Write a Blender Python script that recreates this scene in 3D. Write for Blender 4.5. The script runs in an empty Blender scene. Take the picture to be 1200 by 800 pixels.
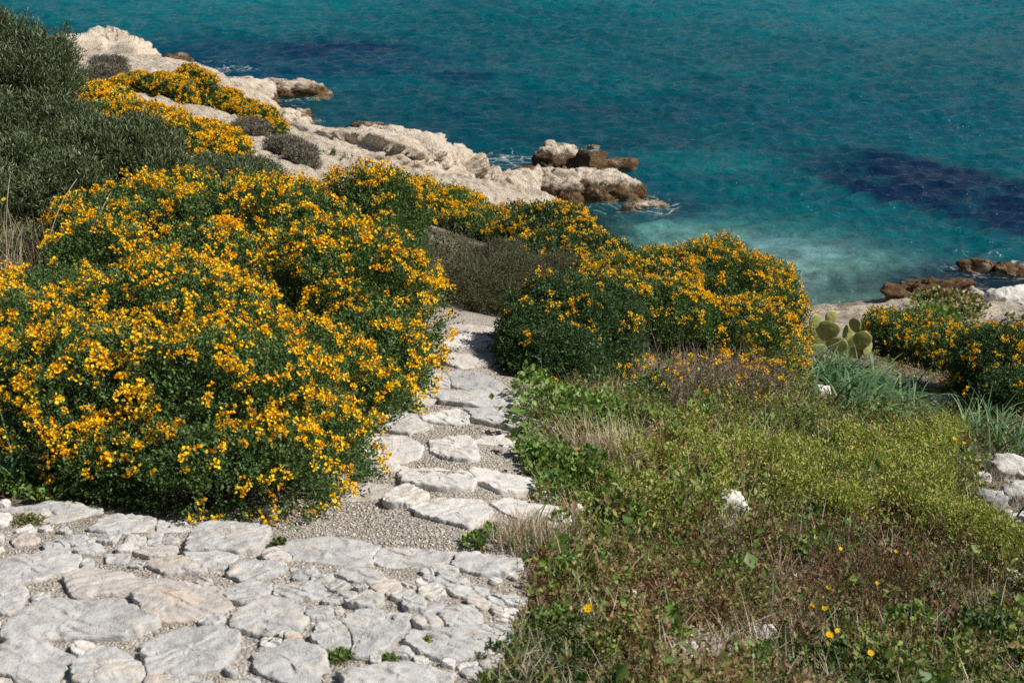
import bpy, bmesh, math
import numpy as np
from mathutils import Vector
rng = np.random.default_rng(7)
R = math.radians
scene = bpy.context.scene
col = scene.collection

# ------------------------------------------------------------------ camera model (used to lay the place out)
FPX, PITCH, CAMZ = 1667.0, R(22), 8.0
cs, sn = math.cos(PITCH), math.sin(PITCH)
def P(u, v, t):
    """photo pixel (1200 x 800) at depth t -> world point"""
    u = np.asarray(u, float); v = np.asarray(v, float); t = np.asarray(t, float)
    a = (u - 600) / FPX; b = (400 - v) / FPX
    return np.stack(np.broadcast_arrays(a * t, (cs + b * sn) * t, CAMZ + (-sn + b * cs) * t), -1)

# ------------------------------------------------------------------ numpy noise
def _h(ix, iy, iz, s):
    n = (ix * 374761393 + iy * 668265263 + iz * 2147483647 + s * 974634777) & 0xffffffff
    n = ((n ^ (n >> 13)) * 1274126177) & 0xffffffff
    n = (n ^ (n >> 16)) & 0xffffffff
    return n / 4294967295.0
def vnoise(p, s=0):
    p = np.asarray(p, float)
    i = np.floor(p).astype(np.int64); f = p - i
    f = f * f * (3 - 2 * f)
    r = 0
    for dx in (0, 1):
        for dy in (0, 1):
            for dz in (0, 1):
                w = (f[..., 0] if dx else 1 - f[..., 0]) * (f[..., 1] if dy else 1 - f[..., 1]) * (f[..., 2] if dz else 1 - f[..., 2])
                r = r + w * _h(i[..., 0] + dx, i[..., 1] + dy, i[..., 2] + dz, s)
    return r * 2 - 1
def fbm(p, oct=4, s=0, gain=.5):
    p = np.asarray(p, float); r = 0; a = 1.0; n = 0
    for k in range(oct):
        r = r + a * vnoise(p * (2.03 ** k) + 17.3 * k, s + k); n += a; a *= gain
    return r / n
def xy0(x, y):
    x, y = np.broadcast_arrays(np.asarray(x, float), np.asarray(y, float))
    return np.stack([x, y, np.zeros_like(x)], -1)
def sstep(a, b, x):
    t = np.clip((x - a) / (b - a), 0, 1); return t * t * (3 - 2 * t)

# ------------------------------------------------------------------ terrain
CP = [  # u, v, t
 (0,800,3.7),(300,800,3.7),(600,800,3.75),(0,700,4.1),(300,700,4.1),(300,640,4.52),(500,650,4.47),(0,595,4.85),(150,605,4.78),
 (420,600,4.95),(520,560,5.25),(450,500,6.02),(560,500,6.02),(560,440,7.1),(560,385,8.4),(540,410,7.8),
 (0,520,5.4),(60,400,6.9),(60,300,8.7),(200,420,6.9),(200,300,8.9),(330,380,7.6),(350,280,9.6),(100,230,10.6),(420,250,12.0),
 (480,300,10.2),(620,480,6.4),(680,470,6.9),(620,350,10.3),(640,300,12.2),(760,430,8.2),(760,350,11.0),(850,430,8.9),(900,380,11.8),(960,405,13.0),
 (1030,475,10.2),(900,600,6.0),(1100,600,6.5),(1190,560,7.4),(600,640,4.6),(650,800,3.8),(1200,800,4.4),(900,800,4.1),(800,700,4.8),(1100,700,5.3),
 (700,600,5.3),(750,540,6.0),(900,500,7.9),(1100,500,8.9),(1190,500,9.0),(1150,440,12.0),(1050,390,16.5),(1150,385,17.5),(1190,400,16),(1130,368,20.0),(1200,370,20.5),(1040,358,22.4),
 (980,374,21.7),(450,205,24.0),(350,165,26),(500,215,25.5),(560,225,27),(260,150,26.5),(200,130,27),(130,100,31),(80,110,29),(100,150,20),(200,170,20),(250,200,15),(300,140,30),(330,140,33.0),(150,75,37.5),(70,60,40),(0,60,38),
 (560,290,13.5),(600,245,23.5),(640,240,26),(250,90,37.6),
]
_c = np.array(CP, float); cpw = P(_c[:, 0], _c[:, 1], _c[:, 2])
EX = np.array([  # x, y, z
 (0,-3,6.3),(-5,-3,6.9),(5,-3,6.2),(-4,3,6.2),(-7,6,6.6),(4.5,4,5.3),(8,6,4.3),(9,11,3.3),(10,16,2.1),(14,21,.5),(22,22,1.0),(20,14,3),(-9,12,6.1),(-14,20,4.6),(-16,30,2.8),(-22,40,1.5),(-30,30,4),(-18,0,9),
 (18,-3,6),(30,10,5),(30,24,.8),(3,24,-.75),(4.5,23.5,-.6),(8,25,-.9),(12,25,-.9),(7,23,-.4),(2,30,-1.5),(-4,32,-1.2),(-5,38,-1.5),(0,36,-2),(-12,44,-1),(-10,50,-2.5),(0,50,-3),(10,35,-2.5),(20,30,-2),(35,35,-2.5),(20,60,-3),(-25,55,-2),(-40,60,-1),(40,60,-3),(0,80,-3),(2.2,19,1.0),(3.3,20.6,.12),(1.4,22.6,.15),
])
ctl = np.vstack([cpw, EX]); LS = 12.0
def _phi(r2): return .5 * r2 * np.log(r2 + 1e-12)
def _tps_fit():
    n = len(ctl); q = ctl[:, :2] / LS
    d2 = ((q[:, None] - q[None]) ** 2).sum(-1)
    A = np.zeros((n + 3, n + 3)); A[:n, :n] = _phi(d2) + np.eye(n) * 1e-5
    A[:n, n] = 1; A[:n, n + 1:] = q; A[n, :n] = 1; A[n + 1:, :n] = q.T
    b = np.zeros(n + 3); b[:n] = ctl[:, 2]
    return np.linalg.solve(A, b)
TW = _tps_fit()
def base_z(x, y):
    x, y = np.broadcast_arrays(np.asarray(x, float), np.asarray(y, float))
    sh = x.shape; qx = np.clip(x.ravel(), -45, 45) / LS; qy = np.clip(y.ravel(), -6, 85) / LS
    out = TW[-3] + TW[-2] * qx + TW[-1] * qy
    for k in range(len(ctl)):
        out += TW[k] * _phi((qx - ctl[k, 0] / LS) ** 2 + (qy - ctl[k, 1] / LS) ** 2)
    return out.reshape(sh)
ROWV = [640, 592, 560, 527, 493, 468, 446, 415, 396]
def _hit_base(u, v):
    ts = np.linspace(2.5, 60, 2400); p = P(u, v, ts)
    f = p[:, 2] - base_z(p[:, 0], p[:, 1]); i = np.argmax(f < 0)
    return p[i]
ROWY = np.array([_hit_base(520, v)[1] for v in ROWV]); ROWZ = np.array([_hit_base(520, v)[2] for v in ROWV])
PATHC = np.array([_hit_base(u, v)[:2] for u, v in [(420, 640), (490, 592), (510, 560), (520, 527), (525, 493), (545, 468), (550, 446), (555, 415), (560, 390)]])
def path_mask(x, y):
    cx = np.interp(y, PATHC[:, 1], PATHC[:, 0]); hw = np.interp(y, [3.9, 4.4, 6, 8], [.75, .5, .38, .3])
    m = 1 - sstep(hw, hw + .12, np.abs(x - cx))
    return m * sstep(PATHC[0, 1] - .12, PATHC[0, 1] + .02, y) * (1 - sstep(8.0, 8.5, y))
def rock_mask(x, y):
    n = fbm(xy0(x * .35, y * .35), 3, 5)
    return sstep(14.5, 18, y + n * 4 + np.clip(x, -20, 6) * -.1 - np.clip(x - 6, 0, 20) * .4) 
def ground_z(x, y):
    x, y = np.broadcast_arrays(np.asarray(x, float), np.asarray(y, float))
    b = base_z(x, y); z = b.copy()
    pm = path_mask(x, y)
    k = np.clip(np.searchsorted(ROWY, y), 1, len(ROWY) - 1)
    y0, y1, z0, z1 = ROWY[k - 1], ROWY[k], ROWZ[k - 1], ROWZ[k]
    f = np.clip((y - y0) / (y1 - y0), 0, 1)
    saw = (z0 - z1) * (f - .5) * np.where(f < .08, f / .08 * 2 - 1, 1)
    saw = (z0 - z1) * np.where(f < .1, .5 - f / .1, (f - .1) / .9 - .5) * .75
    z += saw * pm
    d = np.hypot(x, y)
    rm = rock_mask(x, y)
    fine = fbm(xy0(x * 5, y * 5), 4, 1) * .018 * (1 - pm * .7)
    mid = fbm(xy0(x * 1.1, y * 1.1), 3, 2) * .06 * sstep(4, 7, y) * (1 - pm)
    rk = (1 - np.abs(fbm(xy0(x * 1.2, y * 2.0), 5, 3)) * 2) * .22 + fbm(xy0(x * 4, y * 5), 3, 4) * .06
    return z + fine + mid + rk * rm * sstep(-.5, .6, z)
def G(u, v):
    u = np.atleast_1d(np.asarray(u, float)); v = np.atleast_1d(np.asarray(v, float))
    if len(u) < 200: return G_exact(u, v)
    global _TM
    if _TM is None:
        ug, vg = np.meshgrid(np.arange(-120, 1361, 5.), np.arange(20, 901, 5.)); q = G_exact(ug.ravel(), vg.ravel())
        _TM = (q[:, 1] * cs - (q[:, 2] - CAMZ) * sn).reshape(ug.shape)
    a = np.clip((u + 120) / 5, 0, _TM.shape[1] - 1.01); b = np.clip((v - 20) / 5, 0, _TM.shape[0] - 1.01)
    i = a.astype(int); j = b.astype(int); a -= i; b -= j
    t = (_TM[j, i] * (1 - a) + _TM[j, i + 1] * a) * (1 - b) + (_TM[j + 1, i] * (1 - a) + _TM[j + 1, i + 1] * a) * b
    q = P(u, v, t); q[:, 2] = GZ(q[:, 0], q[:, 1]); return q
_TM = None
def G_exact(u, v):
    """photo pixels -> points where the view rays meet the ground"""
    u = np.atleast_1d(np.asarray(u, float)); v = np.atleast_1d(np.asarray(v, float))
    ts = 2.6 * (60 / 2.6) ** np.linspace(0, 1, 420)
    p = P(u[:, None], v[:, None], ts[None])
    f = p[..., 2] - GZ(p[..., 0], p[..., 1])
    i = np.argmax(f < 0, 1); i = np.maximum(i, 1); r = np.arange(len(u))
    f0, f1 = f[r, i - 1], f[r, i]; w = np.clip(f0 / (f0 - f1 + 1e-9), 0, 1)
    t = ts[i - 1] + (ts[i] - ts[i - 1]) * w
    q = P(u, v, t); q[:, 2] = GZ(q[:, 0], q[:, 1])
    return q
# cached lookup of the ground height
_gx = np.concatenate([np.linspace(-46, -7, 200)[:-1], np.linspace(-7, 9, 520), np.linspace(9, 46, 180)[1:]])
_gy = np.concatenate([np.linspace(-6, 2, 40)[:-1], np.linspace(2, 12, 420)[:-1], np.linspace(12, 45, 420)[:-1], np.linspace(45, 86, 60)])
_GX, _GY = np.meshgrid(_gx, _gy)
_GZ = ground_z(_GX, _GY)
def GZ(x, y):
    x = np.clip(np.asarray(x, float), -45.9, 45.9); y = np.clip(np.asarray(y, float), -5.9, 85.9)
    i = np.clip(np.searchsorted(_gx, x) - 1, 0, len(_gx) - 2); j = np.clip(np.searchsorted(_gy, y) - 1, 0, len(_gy) - 2)
    fx = (x - _gx[i]) / (_gx[i + 1] - _gx[i]); fy = (y - _gy[j]) / (_gy[j + 1] - _gy[j])
    return (_GZ[j, i] * (1 - fx) + _GZ[j, i + 1] * fx) * (1 - fy) + (_GZ[j + 1, i] * (1 - fx) + _GZ[j + 1, i + 1] * fx) * fy

# ------------------------------------------------------------------ mesh helpers
def mk(name, V, F, mat, parent=None, tint=None, smooth=False, attrs=None, origin=None):
    """ONE mesh object from vertex array V (n,3) and face array F (m,3 or 4)"""
    V = np.asarray(V, np.float32).reshape(-1, 3); F = np.asarray(F, np.int32)
    if origin is not None: V = V - np.asarray(origin, np.float32)
    me = bpy.data.meshes.new(name); k = F.shape[1]
    me.vertices.add(len(V)); me.vertices.foreach_set('co', V.ravel())
    me.loops.add(F.size); me.loops.foreach_set('vertex_index', F.ravel())
    me.polygons.add(len(F)); me.polygons.foreach_set('loop_start', np.arange(0, F.size, k, dtype=np.int32))
    if tint is not None:
        a = me.attributes.new('tint', 'FLOAT', 'FACE'); a.data.foreach_set('value', np.asarray(tint, np.float32))
    for an, av in (attrs or {}).items():
        av = np.asarray(av, np.float32)
        if av.ndim == 1:
            a = me.attributes.new(an, 'FLOAT', 'POINT'); a.data.foreach_set('value', av)
        else:
            a = me.attributes.new(an, 'FLOAT_COLOR', 'POINT'); a.data.foreach_set('color', np.column_stack([av, np.ones(len(av))]).astype(np.float32).ravel())
    me.update(calc_edges=True)
    if smooth: me.polygons.foreach_set('use_smooth', np.ones(len(F), bool))
    me.materials.append(mat); 
    o = bpy.data.objects.new(name, me); col.objects.link(o)
    if origin is not None: o.location = [float(c) for c in origin]
    if parent is not None:
        o.parent = parent
        if origin is None: o.location = (-Vector(parent.location))
        else: o.location = Vector([float(c) for c in origin]) - Vector(parent.location)
    return o
def tag(o, label=None, cat=None, group=None, kind=None):
    if label: o['label'] = label
    if cat: o['category'] = cat
    if group: o['group'] = group
    if kind: o['kind'] = kind
    return o
def thing(name, label, cat, loc, group=None):
    o = bpy.data.objects.new(name, None); col.objects.link(o); o.location = [float(c) for c in loc]
    o.empty_display_size = .1
    return tag(o, label, cat, group)
def nrm(a): return a / (np.linalg.norm(a, axis=-1, keepdims=True) + 1e-9)
def frames(d, r=None):
    """rotation matrices whose local Y runs along d, random roll"""
    r = r or rng
    y = nrm(d); ref = nrm(r.normal(size=y.shape)); x = nrm(np.cross(y, ref)); z = np.cross(x, y)
    return np.stack([x, y, z], -1)
def frames_up(d, spread, r=None):
    """local Y along d, local Z as near to 'up + random' as possible (leaf faces look skyward)"""
    r = r or rng
    y = nrm(d); ref = nrm(np.array([0, 0, 1.]) + r.normal(size=y.shape) * spread); x = nrm(np.cross(y, ref)); z = np.cross(x, y)
    return np.stack([x, y, z], -1)
def scat(T, pos, M, s):
    V, F = T; s = np.asarray(s, float)
    if s.ndim == 1: s = s[:, None]
    W = np.einsum('nij,nkj->nki', M, V[None] * s[:, None, :]) + pos[:, None, :]
    Fo = F[None] + (np.arange(len(pos)) * len(V))[:, None, None]
    return W.reshape(-1, 3), Fo.reshape(-1, 3)
def join(lst):
    Vs, Fs, Ts, n = [], [], [], 0
    for V, F, t in lst:
        if len(V) == 0: continue
        Vs.append(V); Fs.append(F + n); n += len(V)
        Ts.append(np.broadcast_to(t, len(F)) if np.ndim(t) == 0 or len(t) == len(F) else np.repeat(t, len(F) // len(t)))
    return np.vstack(Vs), np.vstack(Fs), np.concatenate(Ts)
def T_leaf(w=.5, fold=.12, tip=.0):
    return (np.array([(0, 0, 0), (w / 2, .5, fold), (0, 1, tip), (-w / 2, .5, fold)], float), np.array([(0, 1, 2), (0, 2, 3)]))
def T_round(n=7, w=.9, cup=.12):
    a = np.linspace(-.5 * math.pi, 1.5 * math.pi, n, endpoint=False)
    rr = .5 + .06 * np.cos(a * 3)
    V = [(0, .5, -.02)] + [(w * r_ * math.cos(t), .5 + r_ * math.sin(t), cup * (.6 + .4 * math.sin(2.3 * t))) for t, r_ in zip(a, rr)]
    return (np.array(V), np.array([(0, 1 + i, 1 + (i + 1) % n) for i in range(n)]))
def T_stem(taper=.5):
    a = np.array([0, 2.094, 4.189]); V = [(math.cos(t), 0, math.sin(t)) for t in a] + [(taper * math.cos(t), 1, taper * math.sin(t)) for t in a]
    F = [(0, 1, 4), (0, 4, 3), (1, 2, 5), (1, 5, 4), (2, 0, 3), (2, 3, 5)]
    return (np.array(V), np.array(F))
def T_pebble(seed):
    r = np.random.default_rng(seed); bm = bmesh.new(); bmesh.ops.create_icosphere(bm, subdivisions=1, radius=1)
    V = np.array([v.co[:] for v in bm.verts]); V *= r.uniform(.65, 1.1, (len(V), 1)); V *= [1, .75, .5]
    F = np.array([[v.index for v in f.verts] for f in bm.faces]); bm.free()
    return V, F
def T_floret(r):
    """a pea-flower head: upright banner petals round a small ball"""
    Ls = []; n = 9
    az = r.uniform(0, 6.28, n); el = np.arccos(r.uniform(-.25, 1, n))
    d = np.stack([np.sin(el) * np.cos(az), np.cos(el), np.sin(el) * np.sin(az)], -1)
    V, F = scat(T_leaf(.8, .16), d * .28, frames(d + r.normal(size=d.shape) * .35, r), r.uniform(.5, .8, n))
    return V, F
FLOR = [T_floret(np.random.default_rng(50 + k)) for k in range(5)]
def blades(root, az, L, lean, droop, w, K=6, twist=0.0):
    """curved ribbon blades; every argument per blade"""
    N = len(root); s = np.linspace(0, 1, K + 1)
    th = lean[:, None] + droop[:, None] * s[None] ** 1.3
    st = (L / K)[:, None]
    h = np.concatenate([np.zeros((N, 1)), np.cumsum(np.sin(th[:, :-1]) * st, 1)], 1)
    z = np.concatenate([np.zeros((N, 1)), np.cumsum(np.cos(th[:, :-1]) * st, 1)], 1)
    ca, sa = np.cos(az)[:, None], np.sin(az)[:, None]
    c = root[:, None] + np.stack([h * ca, h * sa, z], -1)
    wid = w[:, None] * (1 - s[None] ** 2.2 * .92) * .5
    ta = az[:, None] + twist * s[None]
    side = np.stack([-np.sin(ta), np.cos(ta), np.full_like(ta, .15)], -1) * wid[..., None]
    V = np.stack([c - side, c + side], 2).reshape(N, -1, 3)
    F = []
    for k in range(K): F += [(2 * k, 2 * k + 1, 2 * k + 3), (2 * k, 2 * k + 3, 2 * k + 2)]
    F = np.array(F)[None] + (np.arange(N) * V.shape[1])[:, None, None]
    return V.reshape(-1, 3), F.reshape(-1, 3)

# ------------------------------------------------------------------ materials
def nt(name):
    m = bpy.data.materials.new(name); m.use_nodes = True; t = m.node_tree; t.nodes.clear()
    return m, t
class NB:
    def __init__(s, t): s.t = t
    def n(s, typ, **k):
        x = s.t.nodes.new(typ)
        for a, b in k.items():
            if a.startswith('i_'):
                key = a[2:]; key = int(key) if key.isdigit() else key.replace('_', ' ')
                if hasattr(b, 'is_linked') or isinstance(b, bpy.types.NodeSocket): s.t.links.new(b, x.inputs[key])
                else: x.inputs[key].default_value = b
            else: setattr(x, a, b)
        return x
    def ramp(s, fac, stops):
        r = s.n('ShaderNodeValToRGB'); e = r.color_ramp.elements
        while len(e) < len(stops): e.new(.5)
        for k, (p, c) in enumerate(stops): e[k].position = p; e[k].color = (*c, 1)
        s.t.links.new(fac, r.inputs[0]); return r.outputs[0]
    def mix(s, f, a, b, mode='MIX'):
        m = s.n('ShaderNodeMix', data_type='RGBA', blend_type=mode)
        for key, val in ((0, f), (6, a), (7, b)):
            if isinstance(val, bpy.types.NodeSocket): s.t.links.new(val, m.inputs[key])
            else: m.inputs[key].default_value = (*val, 1) if isinstance(val, tuple) and len(val) == 3 else val
        return m.outputs[2]
    def math(s, op, a, b=0.0, c=None, clamp=False):
        m = s.n('ShaderNodeMath', operation=op, use_clamp=clamp)
        for k, v in enumerate((a, b) if c is None else (a, b, c)):
            if isinstance(v, bpy.types.NodeSocket): s.t.links.new(v, m.inputs[k])
            else: m.inputs[k].default_value = v
        return m.outputs[0]
    def noise(s, scale, detail=4, rough=.55, vec=None, out=0):
        x = s.n('ShaderNodeTexNoise', i_Scale=scale, i_Detail=detail, i_Roughness=rough)
        if vec is not None: s.t.links.new(vec, x.inputs['Vector'])
        return x.outputs[out]
    def out(s, sh): o = s.n('ShaderNodeOutputMaterial'); s.t.links.new(sh, o.inputs[0])
def leaf_mat(name, stops, transl=.3, rough=.5, spec=.3):
    m, t = nt(name); b = NB(t)
    at = b.n('ShaderNodeAttribute', attribute_name='tint')
    c = b.ramp(at.outputs['Fac'], stops)
    pr = b.n('ShaderNodeBsdfPrincipled', i_Base_Color=c, i_Roughness=rough); pr.inputs['Specular IOR Level'].default_value = spec
    tr = b.n('ShaderNodeBsdfTranslucent', i_Color=b.mix(1.0, c, (1.0, 1.0, .55), 'MULTIPLY'))
    mx = b.n('ShaderNodeMixShader', i_0=transl, i_1=pr.outputs[0], i_2=tr.outputs[0]); b.out(mx.outputs[0]); return m
M = {}
M['leaf'] = leaf_mat('shrub_leaves', [(0, (.014, .04, .012)), (.4, (.05, .11, .03)), (.75, (.12, .20, .055)), (1, (.36, .40, .18))])
M['leaf_dark'] = leaf_mat('dark_shrub_leaves', [(0, (.012, .036, .014)), (.5, (.04, .09, .032)), (.85, (.10, .17, .06)), (1, (.25, .32, .16))])
M['grey'] = leaf_mat('grey_green_leaves', [(0, (.018, .035, .014)), (.45, (.07, .115, .04)), (.8, (.17, .21, .11)), (1, (.42, .46, .31))], .2, .45, .4)
M['heath'] = leaf_mat('heath_leaves', [(0, (.045, .06, .03)), (.5, (.10, .115, .055)), (1, (.21, .19, .12))], .2)
M['purple'] = leaf_mat('grey_heath_leaves', [(0, (.08, .072, .055)), (.6, (.17, .155, .12)), (1, (.32, .29, .24))], .15)
M['blossom'] = leaf_mat('orange_petals', [(0, (.45, .15, .012)), (.10, (.82, .28, .004)), (.28, (.96, .50, .006)), (.8, (.98, .65, .014)), (1, (.98, .70, .06))], .22, .6, .15)
M['yellow'] = leaf_mat('yellow_petals', [(0, (.85, .5, .005)), (1, (.95, .68, .01))], .25, .6, .1)
M['herb'] = leaf_mat('yellow_green_leaves', [(0, (.035, .08, .02)), (.22, (.08, .16, .03)), (.45, (.22, .32, .05)), (.68, (.42, .47, .10)), (.88, (.36, .24, .11)), (1, (.55, .45, .25))])
M['mallow'] = leaf_mat('broad_green_leaves', [(0, (.05, .12, .025)), (.6, (.17, .28, .06)), (.93, (.34, .44, .11)), (1, (.6, .3, .15))])
M['cover'] = leaf_mat('mixed_small_leaves', [(0, (.035, .08, .022)), (.3, (.10, .17, .045)), (.5, (.27, .32, .08)), (.66, (.18, .09, .05)), (.82, (.38, .26, .14)), (1, (.62, .52, .36))])
M['redbrown'] = leaf_mat('red_brown_leaves', [(0, (.04, .016, .012)), (.35, (.11, .045, .03)), (.6, (.24, .13, .07)), (.8, (.42, .29, .17)), (.9, (.14, .2, .06)), (1, (.2, .26, .08))])
M['straw'] = leaf_mat('dry_straw', [(0, (.20, .14, .09)), (.5, (.42, .34, .23)), (1, (.66, .58, .44))], .15)
M['twig'] = leaf_mat('bare_twigs', [(0, (.06, .045, .035)), (.5, (.16, .12, .09)), (1, (.36, .3, .24))], .0)
M['blade'] = leaf_mat('asphodel_blades', [(0, (.03, .08, .035)), (.6, (.09, .18, .075)), (1, (.22, .33, .15))], .25, .55, .2)
M['grass'] = leaf_mat('fresh_grass', [(0, (.06, .11, .03)), (.6, (.14, .2, .05)), (1, (.38, .36, .15))])
def stone_mat(name, a, b_, warm, bump=.5, pits=True, scale=1.0, grit=0.5):
    m, t = nt(name); b = NB(t)
    tc = b.n('ShaderNodeTexCoord').outputs['Object']
    oi = b.n('ShaderNodeObjectInfo').outputs['Random']
    off = b.n('ShaderNodeVectorMath', operation='SCALE', i_Scale=40.0); 
    cx = b.n('ShaderNodeCombineXYZ', i_0=oi, i_1=oi, i_2=0.3); t.links.new(cx.outputs[0], off.inputs[0])
    v = b.n('ShaderNodeVectorMath', operation='ADD'); t.links.new(tc, v.inputs[0]); t.links.new(off.outputs[0], v.inputs[1]); v = v.outputs[0]
    n1 = b.noise(4 * scale, 6, .65, v); n2 = b.noise(22 * scale, 8, .7, v)
    st = b.n('ShaderNodeMapping'); t.links.new(v, st.inputs[0]); st.inputs['Scale'].default_value = (3 * scale, 9 * scale, 16 * scale); st.inputs['Rotation'].default_value = (.2, .3, .35)
    n3 = b.noise(1.6, 7, .7, st.outputs[0])
    c = b.mix(b.ramp(n1, [(.35, (0, 0, 0)), (.65, (1, 1, 1))]), a, b_)
    wf = b.math('MULTIPLY', b.ramp(n3, [(.5, (0, 0, 0)), (.68, (1, 1, 1))]), b.math('ADD', b.math('MULTIPLY', oi, .9), .1))
    c = b.mix(wf, c, warm)
    c = b.mix(b.math('MULTIPLY', b.ramp(n2, [(.34, (1, 1, 1)), (.46, (0, 0, 0))]), .5), c, (a[0] * .5, a[1] * .49, a[2] * .47))
    n4 = b.noise(1.3, 5, .75, st.outputs[0]); c = b.mix(b.math('MULTIPLY', b.ramp(n4, [(.3, (1, 1, 1)), (.45, (0, 0, 0))]), .55), c, (a[0] * .72, a[1] * .74, a[2] * .78))
    c = b.mix(b.math('MULTIPLY', b.ramp(b.noise(70 * scale, 3, .6, v), [(.28, (1, 1, 1)), (.36, (0, 0, 0))]), grit), c, (.16, .15, .13))
    c = b.mix(b.math('MULTIPLY', b.ramp(b.noise(9 * scale, 7, .75, v), [(.56, (0, 0, 0)), (.66, (1, 1, 1))]), .5), c, (.36, .31, .26))
    pr = b.n('ShaderNodeBsdfPrincipled', i_Base_Color=c, i_Roughness=.85); pr.inputs['Specular IOR Level'].default_value = .25
    h = b.math('ADD', b.math('MULTIPLY', n3, .6), b.math('ADD', n2, b.math('MULTIPLY', b.noise(90 * scale, 5, .7, v), .25)))
    bp = b.n('ShaderNodeBump', i_Strength=bump, i_Distance=.03 / scale, i_Height=h); t.links.new(bp.outputs[0], pr.inputs['Normal'])
    b.out(pr.outputs[0]); return m
M['slab'] = stone_mat('pale_limestone_slab', (.41, .41, .405), (.53, .525, .515), (.60, .53, .44), .5)
M['slab_pink'] = stone_mat('pinkish_limestone_slab', (.45, .42, .395), (.55, .51, .475), (.60, .46, .34), .5)
M['white_stone'] = stone_mat('white_limestone', (.53, .515, .49), (.66, .64, .61), (.62, .52, .4), .5, grit=.3)
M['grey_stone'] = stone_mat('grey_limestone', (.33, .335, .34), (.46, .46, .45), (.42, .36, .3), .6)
def sea_rock_mat(name, water, brown_all=False):
    m, t = nt(name); b = NB(t)
    g = b.n('ShaderNodeNewGeometry').outputs['Position']
    z = b.n('ShaderNodeSeparateXYZ', i_0=g).outputs[2]
    n1 = b.noise(1.6, 6, .65, g); n2 = b.noise(7, 8, .7, g); n3 = b.noise(26, 6, .7, g)
    c = b.mix(b.ramp(n1, [(.35, (0, 0, 0)), (.65, (1, 1, 1))]), (.58, .49, .385), (.76, .67, .555))
    c = b.mix(b.ramp(n2, [(.55, (0, 0, 0)), (.72, (.8, .8, .8))]), c, (.46, .33, .22))
    c = b.mix(b.ramp(n3, [(.33, (.8, .8, .8)), (.43, (0, 0, 0))]), c, (.27, .23, .19)); c = b.mix(b.ramp(b.noise(4.5, 5, .75, g), [(.35, (.8, .8, .8)), (.40, (0, 0, 0))]), c, (.15, .12, .09))
    vo = b.n('ShaderNodeTexVoronoi', feature='DISTANCE_TO_EDGE', i_Scale=2.1); 
    wv = b.n('ShaderNodeVectorMath', operation='ADD'); t.links.new(g, wv.inputs[0])
    ns = b.n('ShaderNodeVectorMath', operation='SCALE', i_Scale=.35); t.links.new(b.noise(3, 4, .6, g, 1), ns.inputs[0]); t.links.new(ns.outputs[0], wv.inputs[1])
    t.links.new(wv.outputs[0], vo.inputs['Vector'])
    crack = b.ramp(vo.outputs['Distance'], [(.0, (1, 1, 1)), (.035, (0, 0, 0))])
    crack = b.math('MULTIPLY', crack, b.ramp(b.noise(1.1, 3, .5, g), [(.45, (0, 0, 0)), (.6, (1, 1, 1))])); c = b.mix(b.math('MULTIPLY', crack, .5), c, (.2, .15, .11))
    lvl = b.math('ADD', b.math('SUBTRACT', z, water), b.math('MULTIPLY', b.math('SUBTRACT', b.noise(2.2, 5, .7, g), .5), -.9))
    wet = b.ramp(lvl, [(.0, (1, 1, 1)), (.16, (0, 0, 0))])
    brown = b.mix(b.ramp(n2, [(.4, (0, 0, 0)), (.6, (1, 1, 1))]), (.085, .05, .024), (.19, .12, .06))
    if brown_all: brown = b.mix(b.ramp(n1, [(.58, (0, 0, 0)), (.66, (1, 1, 1))]), brown, (.36, .28, .2))
    c = b.mix(wet if not brown_all else b.math('ADD', wet, .92, clamp=True), c, brown)
    salt = b.ramp(b.math('ADD', z, b.math('MULTIPLY', b.noise(6, 4, .6, g), .12)), [(.08, (1, 1, 1)), (.15, (0, 0, 0))])
    c = b.mix(b.math('MULTIPLY', salt, .6), c, (.42, .37, .27))
    pr = b.n('ShaderNodeBsdfPrincipled', i_Base_Color=c, i_Roughness=.85); pr.inputs['Specular IOR Level'].default_value = .25
    h = b.math('ADD', b.math('ADD', n2, b.math('MULTIPLY', n3, .5)), b.math('MULTIPLY', crack, -.5))
    bp = b.n('ShaderNodeBump', i_Strength=.9, i_Distance=.11, i_Height=h); t.links.new(bp.outputs[0], pr.inputs['Normal'])
    b.out(pr.outputs[0]); return m
M['searock'] = sea_rock_mat('coastal_limestone', .28)
M['searock_low'] = sea_rock_mat('low_coastal_limestone', .05)
M['brownrock'] = sea_rock_mat('brown_algae_rock', .5, True)
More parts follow.
